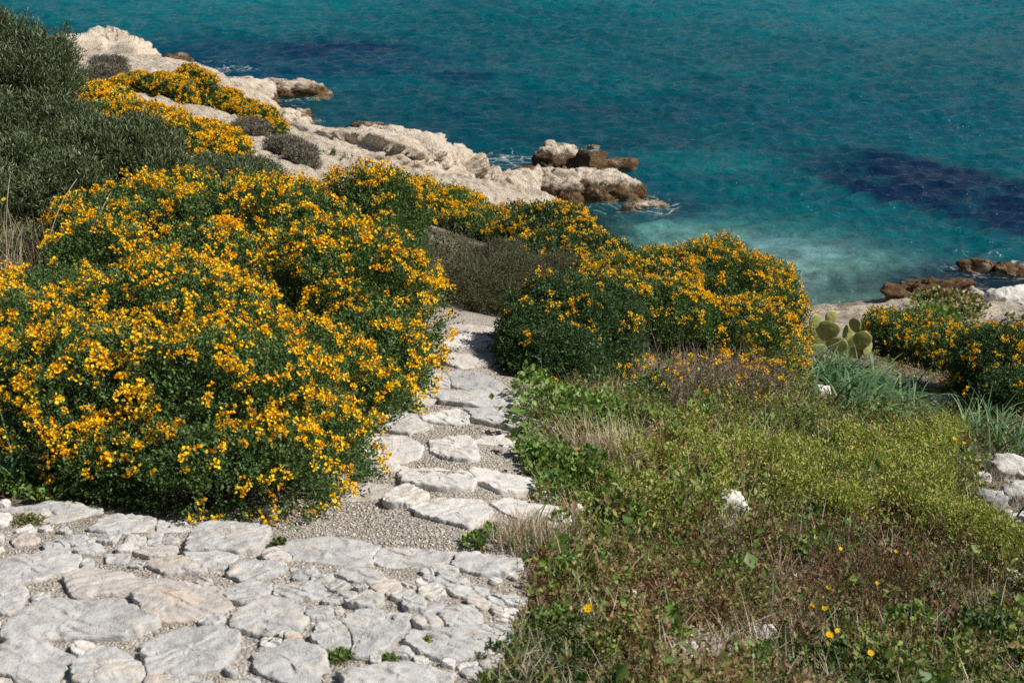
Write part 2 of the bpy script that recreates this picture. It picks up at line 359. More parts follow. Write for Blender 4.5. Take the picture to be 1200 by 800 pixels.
def ground_mat():
    m, t = nt('gravelly_ground'); b = NB(t)
    g = b.n('ShaderNodeNewGeometry').outputs['Position']
    pth = b.n('ShaderNodeAttribute', attribute_name='path').outputs['Fac']; rck = b.n('ShaderNodeAttribute', attribute_name='rock').outputs['Fac']
    soil = b.n('ShaderNodeAttribute', attribute_name='soil').outputs['Fac']
    n1 = b.noise(2.5, 6, .65, g); n2 = b.noise(30, 6, .7, g)
    vo = b.n('ShaderNodeTexVoronoi', i_Scale=95.0); t.links.new(g, vo.inputs['Vector'])
    vs = b.n('ShaderNodeSeparateColor', i_0=vo.outputs['Color'])
    grit = b.ramp(vs.outputs[0], [(0, (.16, .145, .125)), (.45, (.30, .275, .24)), (.8, (.42, .39, .35)), (1, (.6, .57, .53))])
    grit = b.mix(.5, grit, b.mix(n1, (.30, .265, .225), (.43, .39, .34)))
    so = b.mix(b.ramp(n2, [(.3, (0, 0, 0)), (.7, (1, 1, 1))]), (.045, .033, .022), (.14, .11, .08))
    so = b.mix(b.ramp(n1, [(.48, (0, 0, 0)), (.62, (.7, .7, .7))]), so, (.36, .31, .26))
    rk = b.mix(b.ramp(b.noise(1.3, 8, .7, g), [(.35, (0, 0, 0)), (.65, (1, 1, 1))]), (.52, .44, .345), (.70, .62, .51))
    rk = b.mix(b.ramp(b.noise(9, 6, .75, g), [(.52, (0, 0, 0)), (.62, (.75, .75, .75))]), rk, (.20, .17, .12))
    z = b.n('ShaderNodeSeparateXYZ', i_0=g).outputs[2]
    wet = b.ramp(b.math('ADD', z, b.math('MULTIPLY', b.noise(2.2, 5, .7, g), .3)), [(.22, (1, 1, 1)), (.36, (0, 0, 0))])
    rk = b.mix(wet, rk, (.33, .30, .22))
    c = b.mix(soil, grit, so); c = b.mix(rck, c, rk)
    pr = b.n('ShaderNodeBsdfPrincipled', i_Base_Color=c, i_Roughness=.92); pr.inputs['Specular IOR Level'].default_value = .15
    vh = b.math('MULTIPLY', vo.outputs['Distance'], -1.2)
    bp = b.n('ShaderNodeBump', i_Strength=.7, i_Distance=.012, i_Height=b.math('ADD', vh, n2))
    bp2 = b.n('ShaderNodeBump', i_Strength=b.math('MULTIPLY', rck, .9), i_Distance=.15, i_Height=b.noise(6, 8, .7, g)); t.links.new(bp.outputs[0], bp2.inputs['Normal'])
    t.links.new(bp2.outputs[0], pr.inputs['Normal']); b.out(pr.outputs[0]); return m
M['ground'] = ground_mat()
def sea_mat():
    m, t = nt('sea_water'); b = NB(t)
    g = b.n('ShaderNodeNewGeometry').outputs['Position']
    c = b.n('ShaderNodeAttribute', attribute_name='hue').outputs['Color']
    clear = b.n('ShaderNodeAttribute', attribute_name='clear').outputs['Fac']; foam = b.n('ShaderNodeAttribute', attribute_name='foam').outputs['Fac']
    mp = b.n('ShaderNodeMapping'); t.links.new(g, mp.inputs[0]); mp.inputs['Scale'].default_value = (.75, 1.6, 1); mp.inputs['Rotation'].default_value = (0, 0, .12)
    n = b.noise(.5, 5, .6, mp.outputs[0])
    c = b.mix(b.math('MULTIPLY', b.ramp(n, [(.36, (1, 1, 1)), (.62, (0, 0, 0))]), .6), c, b.mix(1.0, c, (.45, .55, .75), 'MULTIPLY'))
    n5 = b.noise(3.4, 3, .6, mp.outputs[0])
    c = b.mix(b.math('MULTIPLY', b.ramp(n5, [(.40, (1, 1, 1)), (.56, (0, 0, 0))]), .45), c, b.mix(1.0, c, (.4, .5, .62), 'MULTIPLY'))
    # foam streaks
    wv = b.n('ShaderNodeVectorMath', operation='ADD'); t.links.new(g, wv.inputs[0])
    ns = b.n('ShaderNodeVectorMath', operation='SCALE', i_Scale=.6); t.links.new(b.noise(1.6, 4, .6, g, 1), ns.inputs[0]); t.links.new(ns.outputs[0], wv.inputs[1])
    fm = b.n('ShaderNodeMapping'); t.links.new(wv.outputs[0], fm.inputs[0]); fm.inputs['Scale'].default_value = (2.2, 4.2, 1)
    vo = b.n('ShaderNodeTexVoronoi', feature='DISTANCE_TO_EDGE', i_Scale=1.0); t.links.new(fm.outputs[0], vo.inputs['Vector'])
    web = b.ramp(vo.outputs['Distance'], [(0, (1, 1, 1)), (.09, (0, 0, 0))])
    f = b.math('ADD', b.math('MULTIPLY', web, .22), b.math('SUBTRACT', b.noise(3.2, 8, .75, fm.outputs[0]), .28))
    f = b.math('MULTIPLY', b.ramp(b.math('MULTIPLY', f, foam), [(.22, (0, 0, 0)), (.42, (1, 1, 1))]), .6)
    rough = b.math('ADD', b.math('MULTIPLY', f, .5), .09)
    pr = b.n('ShaderNodeBsdfPrincipled', i_Base_Color=b.mix(f, c, (.75, .78, .76)), i_Roughness=rough, i_IOR=1.33)
    tp = b.n('ShaderNodeBsdfTransparent', i_Color=(.55, .85, .80, 1))
    gl = b.n('ShaderNodeBsdfGlossy', i_Roughness=.09)
    fr = b.n('ShaderNodeFresnel', i_IOR=1.33)
    sh = b.n('ShaderNodeMixShader', i_0=fr.outputs[0], i_1=tp.outputs[0], i_2=gl.outputs[0])
    cl = b.math('MULTIPLY', clear, b.math('SUBTRACT', 1.0, f))
    mx = b.n('ShaderNodeMixShader', i_0=cl, i_1=pr.outputs[0], i_2=sh.outputs[0])
    hm = b.n('ShaderNodeMapping'); t.links.new(g, hm.inputs[0]); hm.inputs['Scale'].default_value = (.8, 1.7, 1); hm.inputs['Rotation'].default_value = (0, 0, .15)
    h1 = b.noise(7.5, 2, .6, hm.outputs[0])
    bp = b.n('ShaderNodeBump', i_Strength=1.0, i_Distance=.055, i_Height=h1)
    for x in (pr, gl, fr): t.links.new(bp.outputs[0], x.inputs['Normal'])
    b.out(mx.outputs[0]); return m
M['sea'] = sea_mat()
def cactus_mat():
    m, t = nt('prickly_pear_skin'); b = NB(t)
    g = b.n('ShaderNodeTexCoord').outputs['Object']; oi = b.n('ShaderNodeObjectInfo').outputs['Random']
    c = b.mix(oi, (.16, .20, .05), (.38, .38, .12)); c = b.mix(b.ramp(b.noise(18, 4, .6, g), [(.4, (0, 0, 0)), (.7, (.6, .6, .6))]), c, (.34, .30, .13))
    vo = b.n('ShaderNodeTexVoronoi', i_Scale=38.0); t.links.new(g, vo.inputs['Vector'])
    c = b.mix(b.ramp(vo.outputs['Distance'], [(.12, (1, 1, 1)), (.25, (0, 0, 0))]), c, (.10, .09, .05))
    pr = b.n('ShaderNodeBsdfPrincipled', i_Base_Color=c, i_Roughness=.5); b.out(pr.outputs[0]); return m
M['cactus'] = cactus_mat()
def tint_stone(name, stops, rough=.85):
    m, t = nt(name); b = NB(t)
    at = b.n('ShaderNodeAttribute', attribute_name='tint'); c = b.ramp(at.outputs['Fac'], stops)
    pr = b.n('ShaderNodeBsdfPrincipled', i_Base_Color=c, i_Roughness=rough); b.out(pr.outputs[0]); return m
M['pebble'] = tint_stone('gravel_chips', [(0, (.24, .21, .175)), (.5, (.37, .33, .28)), (.8, (.48, .44, .38)), (1, (.70, .66, .60))])

# ------------------------------------------------------------------ ground sheet
def axis(a, b, s): return np.arange(a, b, s)
xs = np.concatenate([-7 - np.geomspace(.08, 38, 70)[::-1], np.arange(-7, -2.6, .05), np.arange(-2.6, 3.4, .022), np.arange(3.4, 9, .06), 9 + np.geomspace(.1, 36, 60)])
ys = np.concatenate([np.linspace(-5.8, 2.4, 30)[:-1], np.arange(2.4, 7, .022), np.arange(7, 12, .045), np.arange(12, 45, .11), 45 + np.geomspace(.2, 40, 30)])
X, Y = np.meshgrid(xs, ys); Z = ground_z(X, Y)
def grid_faces(nx, ny):
    i = np.arange(nx * ny).reshape(ny, nx)
    return np.stack([i[:-1, :-1], i[:-1, 1:], i[1:, 1:], i[1:, :-1]], -1).reshape(-1, 4)
pm = path_mask(X, Y); rm = rock_mask(X, Y)
plat = (1 - sstep(PATHC[0, 1] - .05, PATHC[0, 1] + .25, Y - .0)) * (1 - sstep(.0, .25, X + .05 * np.sin(Y * 9) + fbm(xy0(X * 3, Y * 3), 3, 9) * .15))
plat = np.maximum(plat, (1 - sstep(4.15, 4.35, Y)) * (1 - sstep(-1.0, -.6, X)))
soil = np.clip(1 - np.maximum(pm, plat), 0, 1)
pale = sstep(.1, .5, fbm(xy0(X * .9, Y * .9), 3, 12)) * sstep(9, 12, Y)
soil = soil * (1 - .8 * pale)
gd = mk('ground', np.stack([X, Y, Z], -1).reshape(-1, 3), grid_faces(len(xs), len(ys)), M['ground'], smooth=True,
        attrs={'path': pm.ravel(), 'rock': rm.ravel(), 'soil': soil.ravel()})
tag(gd, kind='structure')

# ------------------------------------------------------------------ sea sheet
sx = np.concatenate([-19 - np.geomspace(.3, 3500, 50)[::-1], np.arange(-19, 30, .12), 30 + np.geomspace(.3, 3500, 50)])
sy = np.concatenate([np.linspace(8, 16, 12)[:-1], np.arange(16, 40, .11), np.arange(40, 78, .15), 78 + np.geomspace(.4, 4000, 60)])
SX, SY = np.meshgrid(sx, sy); SZ = np.zeros_like(SX); wr = np.random.default_rng(3)
fadeW = 1 - sstep(70, 110, np.hypot(SX, SY - 30))
for k in range(46):
    wl = .26 * (.8 / .26) ** wr.random(); th = R(97) + wr.normal() * .55; am = .0135 * wl ** .9
    kx, ky = math.cos(th) * 6.283 / wl, math.sin(th) * 6.283 / wl; ph = wr.uniform(0, 6.28)
    SZ += am * np.sin(kx * SX + ky * SY + ph + 1.5 * np.sin(SX * .13 + k) )
SZ = SZ + .35 * np.abs(SZ) - .004
gust = .65 + .5 * fbm(xy0(SX * .08, SY * .14), 3, 30)
SZ *= fadeW * gust
def blob(u, v, wu, wv):
    """soft ellipse on the water given in photo pixels"""
    t = CAMZ / (sn - (400 - v) / FPX * cs); c = P(u, v, t)
    t2 = CAMZ / (sn - (400 - v + wv) / FPX * cs); y2 = P(u, v - wv, t2)[1]
    rx, ry = wu * t / FPX, abs(y2 - c[1])
    return c[0], c[1], rx, ry
_WF = [fbm(xy0(SX * .35 + 31 * k, SY * .35), 4, 40 + k) for k in range(4)]
def bl(u, v, wu, wv, soft=.35, warp=.5, rot=0.0, s=0):
    cx, cy, rx, ry = blob(u, v, wu, wv)
    wx = _WF[s % 4] * warp * rx; wy = _WF[(s + 1) % 4] * warp * ry
    dx, dy = SX + wx - cx, SY + wy - cy; dy = dy - rot * dx
    d = np.hypot(dx / rx, dy / ry); return 1 - sstep(1 - soft, 1 + soft, d)
HUE = np.ones(SX.shape + (3,)) * np.array([.0, .088, .105])
def paint(mask, c, k=1.0):
    global HUE
    HUE = HUE * (1 - mask[..., None] * k) + np.array(c) * mask[..., None] * k
mot = np.clip(1.0 + 1.1 * fbm(xy0(SX * .8, SY * .9), 4, 90), .25, 1)
far = sstep(44, 62, SY + fbm(xy0(SX * .08, SY * .08), 3, 70) * 10)
paint(far, (.0, .155, .175))
paint(bl(560, 150, 330, 60, .5, .6), (.0, .055, .075), .8)
paint(bl(250, 75, 260, 30, .5, .5, s=2), (.0, .045, .085), .85)
paint(mot * bl(390, 58, 70, 9, .4, .5, s=3), (.0, .02, .06), .9)
paint(mot * bl(540, 94, 42, 9, .4, .5, s=4), (.0, .016, .055), .9)
paint(bl(1040, 130, 260, 26, .6, .5, s=5), (.0, .07, .1), .5)
paint(bl(500, 100, 200, 12, .5, .6, s=8), (.0, .11, .13), .4)
paint(np.clip(mot, .6, 1) * bl(1095, 214, 180, 36, .16, .5, rot=-.8, s=6), (.001, .012, .044), .95)
paint(bl(850, 190, 110, 15, .7, .5, s=7), (.0, .15, .155), .6)
depth = -base_z(SX, SY)
shal = (1 - sstep(.2, 2.0, depth)) * (1 - sstep(27.5, 30.5, SY + fbm(xy0(SX * .3, SY * .3), 3, 71) * 1.5))
bay = bl(850, 345, 270, 85, .4, .15, s=9) * sstep(-.3, 1.2, SX)
paint(bay, (.04, .19, .17), .85)
paint(bl(850, 350, 240, 66, .6, .2, s=10) * sstep(-.3, 1.2, SX) * np.clip(.75 + .6 * fbm(xy0(SX * .9, SY * .9), 3, 77), 0, 1), (.31, .50, .42), .95)
paint(bl(760, 243, 70, 14, .4, .4, s=11), (.01, .06, .08), .9)
paint(bl(1160, 330, 110, 20, .4, .4, s=12), (.01, .035, .07), .85)
sp = fbm(xy0(SX * 3.0, SY * 4.0), 4, 72); HUE *= (1 + .22 * sp)[..., None]
caustics = 1 - 2 * np.abs(fbm(xy0(SX * 2.4, SY * 2.0), 3, 73)); HUE *= 1 + (bay * .55 * (caustics - .62))[..., None]  # caustic light web painted into the bay colour with ridged noise
clear = (1 - sstep(.0, .75, depth)) * .75
foamA = np.zeros_like(SX)
for u, v, a, b_, k in [(700, 235, 105, 20, .75), (760, 246, 45, 10, .9), (655, 200, 90, 22, .5), (600, 190, 60, 20, .8), (560, 205, 30, 12, .6), (1110, 345, 75, 18, .85), (1165, 318, 70, 16, .9), (205, 76, 30, 8, .8), (275, 82, 40, 5, .8), (260, 72, 40, 3, .7), (340, 118, 40, 10, .7), (362, 142, 22, 8, .8), (694, 173, 12, 5, 1), (1140, 300, 50, 8, .6)]:
    foamA = np.maximum(foamA, bl(u, v, a, b_, .6, .3, s=13) * k)
foamA = np.maximum(foamA, .10)
HUE = HUE * np.array([1, .97, .97])
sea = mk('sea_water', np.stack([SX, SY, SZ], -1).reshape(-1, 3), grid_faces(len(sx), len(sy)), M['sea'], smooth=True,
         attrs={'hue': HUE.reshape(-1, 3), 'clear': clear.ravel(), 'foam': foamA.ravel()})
tag(sea, kind='structure')
# sea floor out to the horizon, under the water
fx = np.array([-3600, -45.5, 45.5, 3600.]); fy = np.array([-3600., -5.5, 84.5, 4200])
sf = []
for i in range(3):
    for j in range(3):
        if i == 1 and j == 1: continue
        sf.append([(fx[i], fy[j], -3.2), (fx[i + 1], fy[j], -3.2), (fx[i + 1], fy[j + 1], -3.2), (fx[i], fy[j + 1], -3.2)])
sf = np.array(sf).reshape(-1, 3)
tag(mk('sea_bed', sf, np.arange(len(sf)).reshape(-1, 4), M['ground'], attrs={'path': np.zeros(len(sf)), 'rock': np.ones(len(sf)), 'soil': np.zeros(len(sf))}), kind='structure')

# ------------------------------------------------------------------ rocks
def ico(sub):
    bm = bmesh.new(); bmesh.ops.create_icosphere(bm, subdivisions=sub, radius=1)
    V = np.array([v.co[:] for v in bm.verts]); F = np.array([[v.index for v in f.verts] for f in bm.faces]); bm.free(); return V, F
ICO = {k: ico(k) for k in (3, 4, 5, 6)}
def rock_geo(c, r, seed, sub=5, k=3.0, crack=.10, rough=.16, cells=26, rz=0.0, cellshape=(1, 1, 1), facet=.34):
    V, F = ICO[sub]; rr = np.random.default_rng(seed)
    n = (np.abs(V) ** k).sum(1) ** (1 / k); U = V / n[:, None]
    cp = nrm(rr.normal(size=(cells, 3))) * rr.uniform(.6, 1.0, (cells, 1)); cs_ = np.array(cellshape)
    Uw = U + .12 * np.stack([fbm(U * 3 + 5, 3, seed), fbm(U * 3 + 9, 3, seed + 1), fbm(U * 3 + 2, 3, seed + 2)], -1)
    d = np.sqrt((((Uw[:, None] - cp[None]) * cs_) ** 2).sum(-1)); id_ = np.argmin(d, 1); d.sort(1); e = d[:, 1] - d[:, 0]
    gv = rr.normal(size=(cells, 3)) * facet; blk = (rr.uniform(-1, 1, cells)[id_] * .06 + (gv[id_] * (Uw - cp[id_])).sum(1)) * sstep(0, .05, e)
    s = 1 + rough * fbm(U * 1.6, 4, seed + 5) + rough * .5 * fbm(U * 6, 4, seed + 6) - crack * (1 - sstep(0, .05, e)) + blk + rough * .28 * (1 - 2 * np.abs(fbm(U * np.array([5, 5, 9]) + 3, 4, seed + 9))) + rough * .22 * fbm(U * 18, 3, seed + 8)
    W = U * s[:, None] * np.array(r)
    if rz: W = np.stack([W[:, 0] * math.cos(rz) - W[:, 1] * math.sin(rz), W[:, 0] * math.sin(rz) + W[:, 1] * math.cos(rz), W[:, 2]], -1)
    return W + np.asarray(c), F
def rock(name, label, c, r, seed, mat, cat='rock', group=None, **k):
    V, F = rock_geo(c, r, seed, **k)
    return tag(mk(name, V, F, mat, origin=np.asarray(c, float)), label, cat, group)
def W0(u, v): # on the water plane
    t = CAMZ / (sn - (400 - v) / FPX * cs); return P(u, v, t)
def pxr(w, c): return w * (c[1] / .95) / FPX  # pixels -> metres at point c
SG = 'limestone rocks along the shore'
def srock(label, u, v, w, h, seed, mat='searock', depth=.6, name='coastal_rock', zoff=None, **k):
    """(u, v): middle of the rock's waterline / foot in the photo, w: width px, h: height px above the foot"""
    c = W0(u, v); c[2] = 0 if zoff is None else zoff
    if zoff is not None: c = P(u, v, (CAMZ - zoff) / (sn - (400 - v) / FPX * cs))
    rx = pxr(w, c) / 2; hz = pxr(h, c) / .95
    c = c + np.array([0, rx * depth, -.15 * hz])
    return rock(name, label, c, (rx * .9, rx * depth * .9, hz * .9), seed, M[mat], 'rock', SG, **k)
srock('broad pale limestone headland rock at the far upper left, brown at its water end', 112, 88, 125, 42, 101, depth=.7, zoff=.2, k=3.5)
srock('pale hump at the seaward tip of the far upper left headland', 160, 82, 52, 26, 121, depth=.6, zoff=0)
srock('small brown rock standing in the sea off the far upper left headland', 203, 80, 40, 14, 102, 'brownrock', depth=.5, sub=4)
srock('rounded pale rock behind the upper yellow shrub band', 285, 118, 70, 25, 103, depth=.6, zoff=.3)
srock('long pale rock with dark tip reaching into the sea left of centre', 335, 117, 95, 20, 104, depth=.45)
srock('pale tan rock just below the one with a dark tip', 322, 152, 70, 22, 105, depth=.6, zoff=.35)
srock('small tan block at the water beside the wave splash', 346, 150, 40, 18, 122, depth=.6, zoff=.0)
srock('low dark-edged rock on the upper rim of the wide pale slab', 437, 160, 56, 12, 106, 'searock', depth=.5, zoff=.1)
srock('wide pale limestone slab with dark pits sloping to the sea', 420, 215, 210, 52, 107, 'searock_low', depth=.75, zoff=.95, k=3.6, crack=.09, cells=70, rough=.15, sub=6)
srock('pale cracked shoulder of rock at the right end of the wide slab', 505, 225, 130, 42, 108, 'searock_low', depth=.75, zoff=.4, cells=34, sub=6)
srock('small squarish boulder on top of the slab shoulder', 522, 190, 46, 20, 109, depth=.6, zoff=.5)
srock('brown wet toe of rock beside the narrow inlet', 552, 212, 38, 14, 110, 'brownrock', depth=.7)
srock('lumpy pale rock just right of the narrow inlet', 592, 240, 88, 34, 111, 'searock_low', depth=.7, zoff=.15, cells=34, sub=6)
srock('long cracked rock ridge running out to sea with brown waterline', 680, 240, 152, 42, 112, 'searock', depth=.30, cells=60, facet=.10, crack=.16, cellshape=(2.4, 1, .7), sub=6, rz=-.05)
srock('outer tapering end of the long rock ridge', 716, 230, 66, 24, 113, 'searock', facet=.12, depth=.5, cells=30)
srock('big rounded boulder standing behind the long rock ridge', 654, 201, 66, 30, 114, 'searock', facet=.18, depth=.6, cells=20)
srock('brown shoulder on the right side of the big rounded boulder', 683, 202, 48, 22, 123, 'brownrock', depth=.6, cells=20)
srock('low tan and brown rock behind the outer end of the ridge', 712, 203, 56, 14, 115, 'searock', depth=.5)
srock('small dark brown rock left of the big rounded boulder', 615, 206, 26, 9, 116, 'brownrock', depth=.6, sub=4)
srock('dark brown rock lump in front of the long ridge', 668, 252, 32, 26, 117, 'brownrock', depth=.6, sub=5)
srock('small flat tan rock awash off the ridge, longer of two', 762, 246, 42, 8, 118, 'searock_low', depth=.4, sub=4)
srock('tiny tan rock awash, shorter of two off the ridge', 737, 247, 18, 8, 119, 'searock_low', depth=.5, sub=4)
srock('tiny whitish rock breaking the sea beyond the big boulder', 695, 175, 12, 5, 120, 'searock_low', depth=.5, sub=3)
srock('dark brown pitted rock on the right-hand shore', 1095, 356, 100, 26, 131, 'brownrock', depth=.4, cells=50, zoff=.15, rough=.25, sub=6)
srock('grey and brown rock between the dark pitted rock and the white one', 1138, 355, 42, 15, 132, 'searock', depth=.5, zoff=.2)
srock('white limestone rock at the right edge of the frame', 1185, 362, 62, 22, 133, 'white_stone', depth=.5, zoff=.55)
srock('brown wet rock in the sea at the right edge', 1150, 322, 48, 18, 134, 'brownrock', depth=.45)
srock('low brown rock in the sea nearest the right edge', 1190, 325, 56, 15, 135, 'brownrock', depth=.45)

# ------------------------------------------------------------------ stones of the terrace and steps
STN = [ # u, v, w, h, material, label
 (60,603,105,24,'slab','long thin grey-white slab along the terrace edge at far left'),
 (148,617,78,24,'slab','flat slab at the terrace edge, second from the left'),
 (268,634,102,42,'slab','broad square-cornered slab on the terrace edge left of the weed gap'),
 (388,650,128,40,'slab','broad slanting slab on the terrace edge right of the weed gap'),
 (478,656,104,28,'slab','flat grey slab at the right part of the terrace edge'),
 (568,665,72,28,'slab','last pale slab at the right end of the terrace edge'),
 (38,668,108,48,'slab','large pale slab by the left border below the gravel strip'),
 (122,687,108,40,'slab_pink','rust-stained peach slab right of the large left border slab'),
 (4,704,62,32,'slab','pale slab cut by the left border, between two larger slabs'),
 (84,730,170,54,'slab','very large smooth grey slab in the lower left'),
 (212,707,126,46,'slab_pink','pink-veined slab in the middle of the terrace'),
 (222,764,150,60,'slab','large rough slab at lower centre left'),
 (36,778,112,52,'slab','white-streaked slab at the lower left corner'),
 (124,790,96,46,'slab','rounded slab cut by the bottom edge, right of the corner slab'),
 (312,727,98,44,'slab','broken-edged slab in the centre of the terrace'),
 (343,782,108,48,'slab','pale slab at the bottom edge left of the green weeds'),
 (395,748,70,44,'slab','slab between the central broken slab and the jagged white one'),
 (432,742,98,54,'slab','jagged white slab right of the terrace middle'),
 (528,757,112,40,'slab','pointed white slab beside the weeds on the right of the terrace'),
 (465,797,156,34,'slab','wide slab along the bottom edge under the weed tufts'),
 (538,727,46,30,'slab','small grey slab left of the grass verge'),
 (248,660,60,26,'slab','slab touching the square-cornered one from below'),
 (296,672,64,26,'slab','thin slab below the weed gap'),
 (286,697,66,28,'slab','slab just right of the pink-veined one'),
 (352,697,64,28,'slab','grey slab in the middle of the right rubble'),
 (158,642,34,18,'white_stone','little white stone in the gravel strip'),
 (184,650,42,18,'slab_pink','little pink stone in the gravel strip'),
 (208,668,66,20,'slab_pink','narrow peach stone between gravel strip and pink-veined slab'),
 (104,648,34,14,'slab','small stone in the left gravel strip'),
 (420,676,46,22,'slab','small slab under the broad slanting slab'),
 (452,690,40,22,'slab_pink','small warm-coloured stone amid the right rubble'),
 (432,708,44,18,'slab','small slab above the jagged white one'),
 (506,696,36,15,'white_stone','small bright stone in the right rubble'),
 (548,697,44,16,'slab','small slab in the gravel below the last edge slab'),
 (486,712,34,16,'slab','small stone in the centre of the right rubble'),
 (500,732,36,17,'slab_pink','small stone left of the small grey slab'),
 (470,728,26,14,'slab','tiny stone left of another in the right rubble'),
 (326,655,40,18,'slab_pink','pinkish stone at the foot of the slanting slab'),
 (372,722,34,16,'slab','small stone between three larger central slabs'),
 (176,770,30,18,'slab','small stone between rounded and rough slabs'),
]
STEP = [
 (405,582,96,22,'slab_pink','peach-coloured slab of the nearest step beside the flowers'),
 (475,586,44,24,'white_stone','small white block in the nearest step'),
 (532,600,86,34,'white_stone','pitted white slab of the nearest step'),
 (622,601,76,22,'white_stone','white slab of the nearest step half under dry grass'),
 (434,557,70,20,'white_stone','left stone of the second step row'),
 (515,561,82,24,'white_stone','middle stone of the second step row'),
 (592,567,74,24,'white_stone','right stone of the second step row'),
 (458,529,72,25,'white_stone','left rounded stone of the third step row'),
 (532,526,46,27,'white_stone','middle upright stone of the third step row'),
 (582,524,42,24,'white_stone','right stone of the third step row'),
 (464,497,58,22,'slab','left stone of the fourth step row'),
 (523,491,58,14,'white_stone','narrow middle stone of the fourth step row'),
 (590,493,78,20,'slab','long right stone of the fourth step row'),
 (555,468,84,22,'slab','long flat stone of the fifth step row'),
 (490,470,40,12,'slab_pink','reddish stone half hidden by the flowering shrub at the fifth step'),
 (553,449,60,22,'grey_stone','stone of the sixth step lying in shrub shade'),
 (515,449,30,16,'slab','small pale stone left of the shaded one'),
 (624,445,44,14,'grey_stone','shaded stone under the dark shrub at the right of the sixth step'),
 (590,424,52,18,'slab','wide pale stone right of the upper path'),
 (540,424,52,16,'slab_pink','warm pale stone left of the upper path'),
 (556,402,44,14,'white_stone','pale flat stone near the top of the visible path'),
 (526,404,16,12,'white_stone','small pale stone touching the shrub near the top of the path'),
 (560,389,50,10,'slab_pink','last flat stone of the path before the grey-green bush'),
]
def poly_sample(poly, n, r=None):
    r = r or rng; poly = np.array(poly, float); lo, hi = poly.min(0), poly.max(0); out = np.zeros((0, 2))
    while len(out) < n:
        q = r.uniform(lo, hi, (n * 2 + 50, 2)); c = np.zeros(len(q), bool); j = len(poly) - 1
        for i in range(len(poly)):
            xi, yi = poly[i]; xj, yj = poly[j]
            if yi != yj: c ^= ((yi > q[:, 1]) != (yj > q[:, 1])) & (q[:, 0] < (xj - xi) * (q[:, 1] - yi) / (yj - yi) + xi)
            j = i
        out = np.vstack([out, q[c]])
    return out[:n]
PLAT = [(-40, 600), (200, 612), (330, 655), (600, 668), (615, 700), (590, 770), (560, 830), (-60, 830)]
RUB = []; _rq = poly_sample(PLAT[:6] + [(560, 815), (-10, 815)], 900, np.random.default_rng(5)); _rr = np.random.default_rng(6)
_occ = [x[:4] for x in STN]
for _u, _v in _rq:
    if len(RUB) >= 130: break
    w_ = _rr.uniform(14, 34); h_ = w_ * .5
    if all(((_u - a) / ((b_ + w_ * .5) * .5)) ** 2 + ((_v - c) / ((d_ + h_ * .5) * .5)) ** 2 > 1 for a, c, b_, d_ in _occ):
        _occ.append((_u, _v, w_ * .8, h_ * .8)); RUB.append((_u, _v, w_, h_, ['slab', 'slab', 'white_stone', 'slab_pink', 'slab'][len(RUB) % 5], 'small flat rubble stone wedged between larger terrace slabs'))
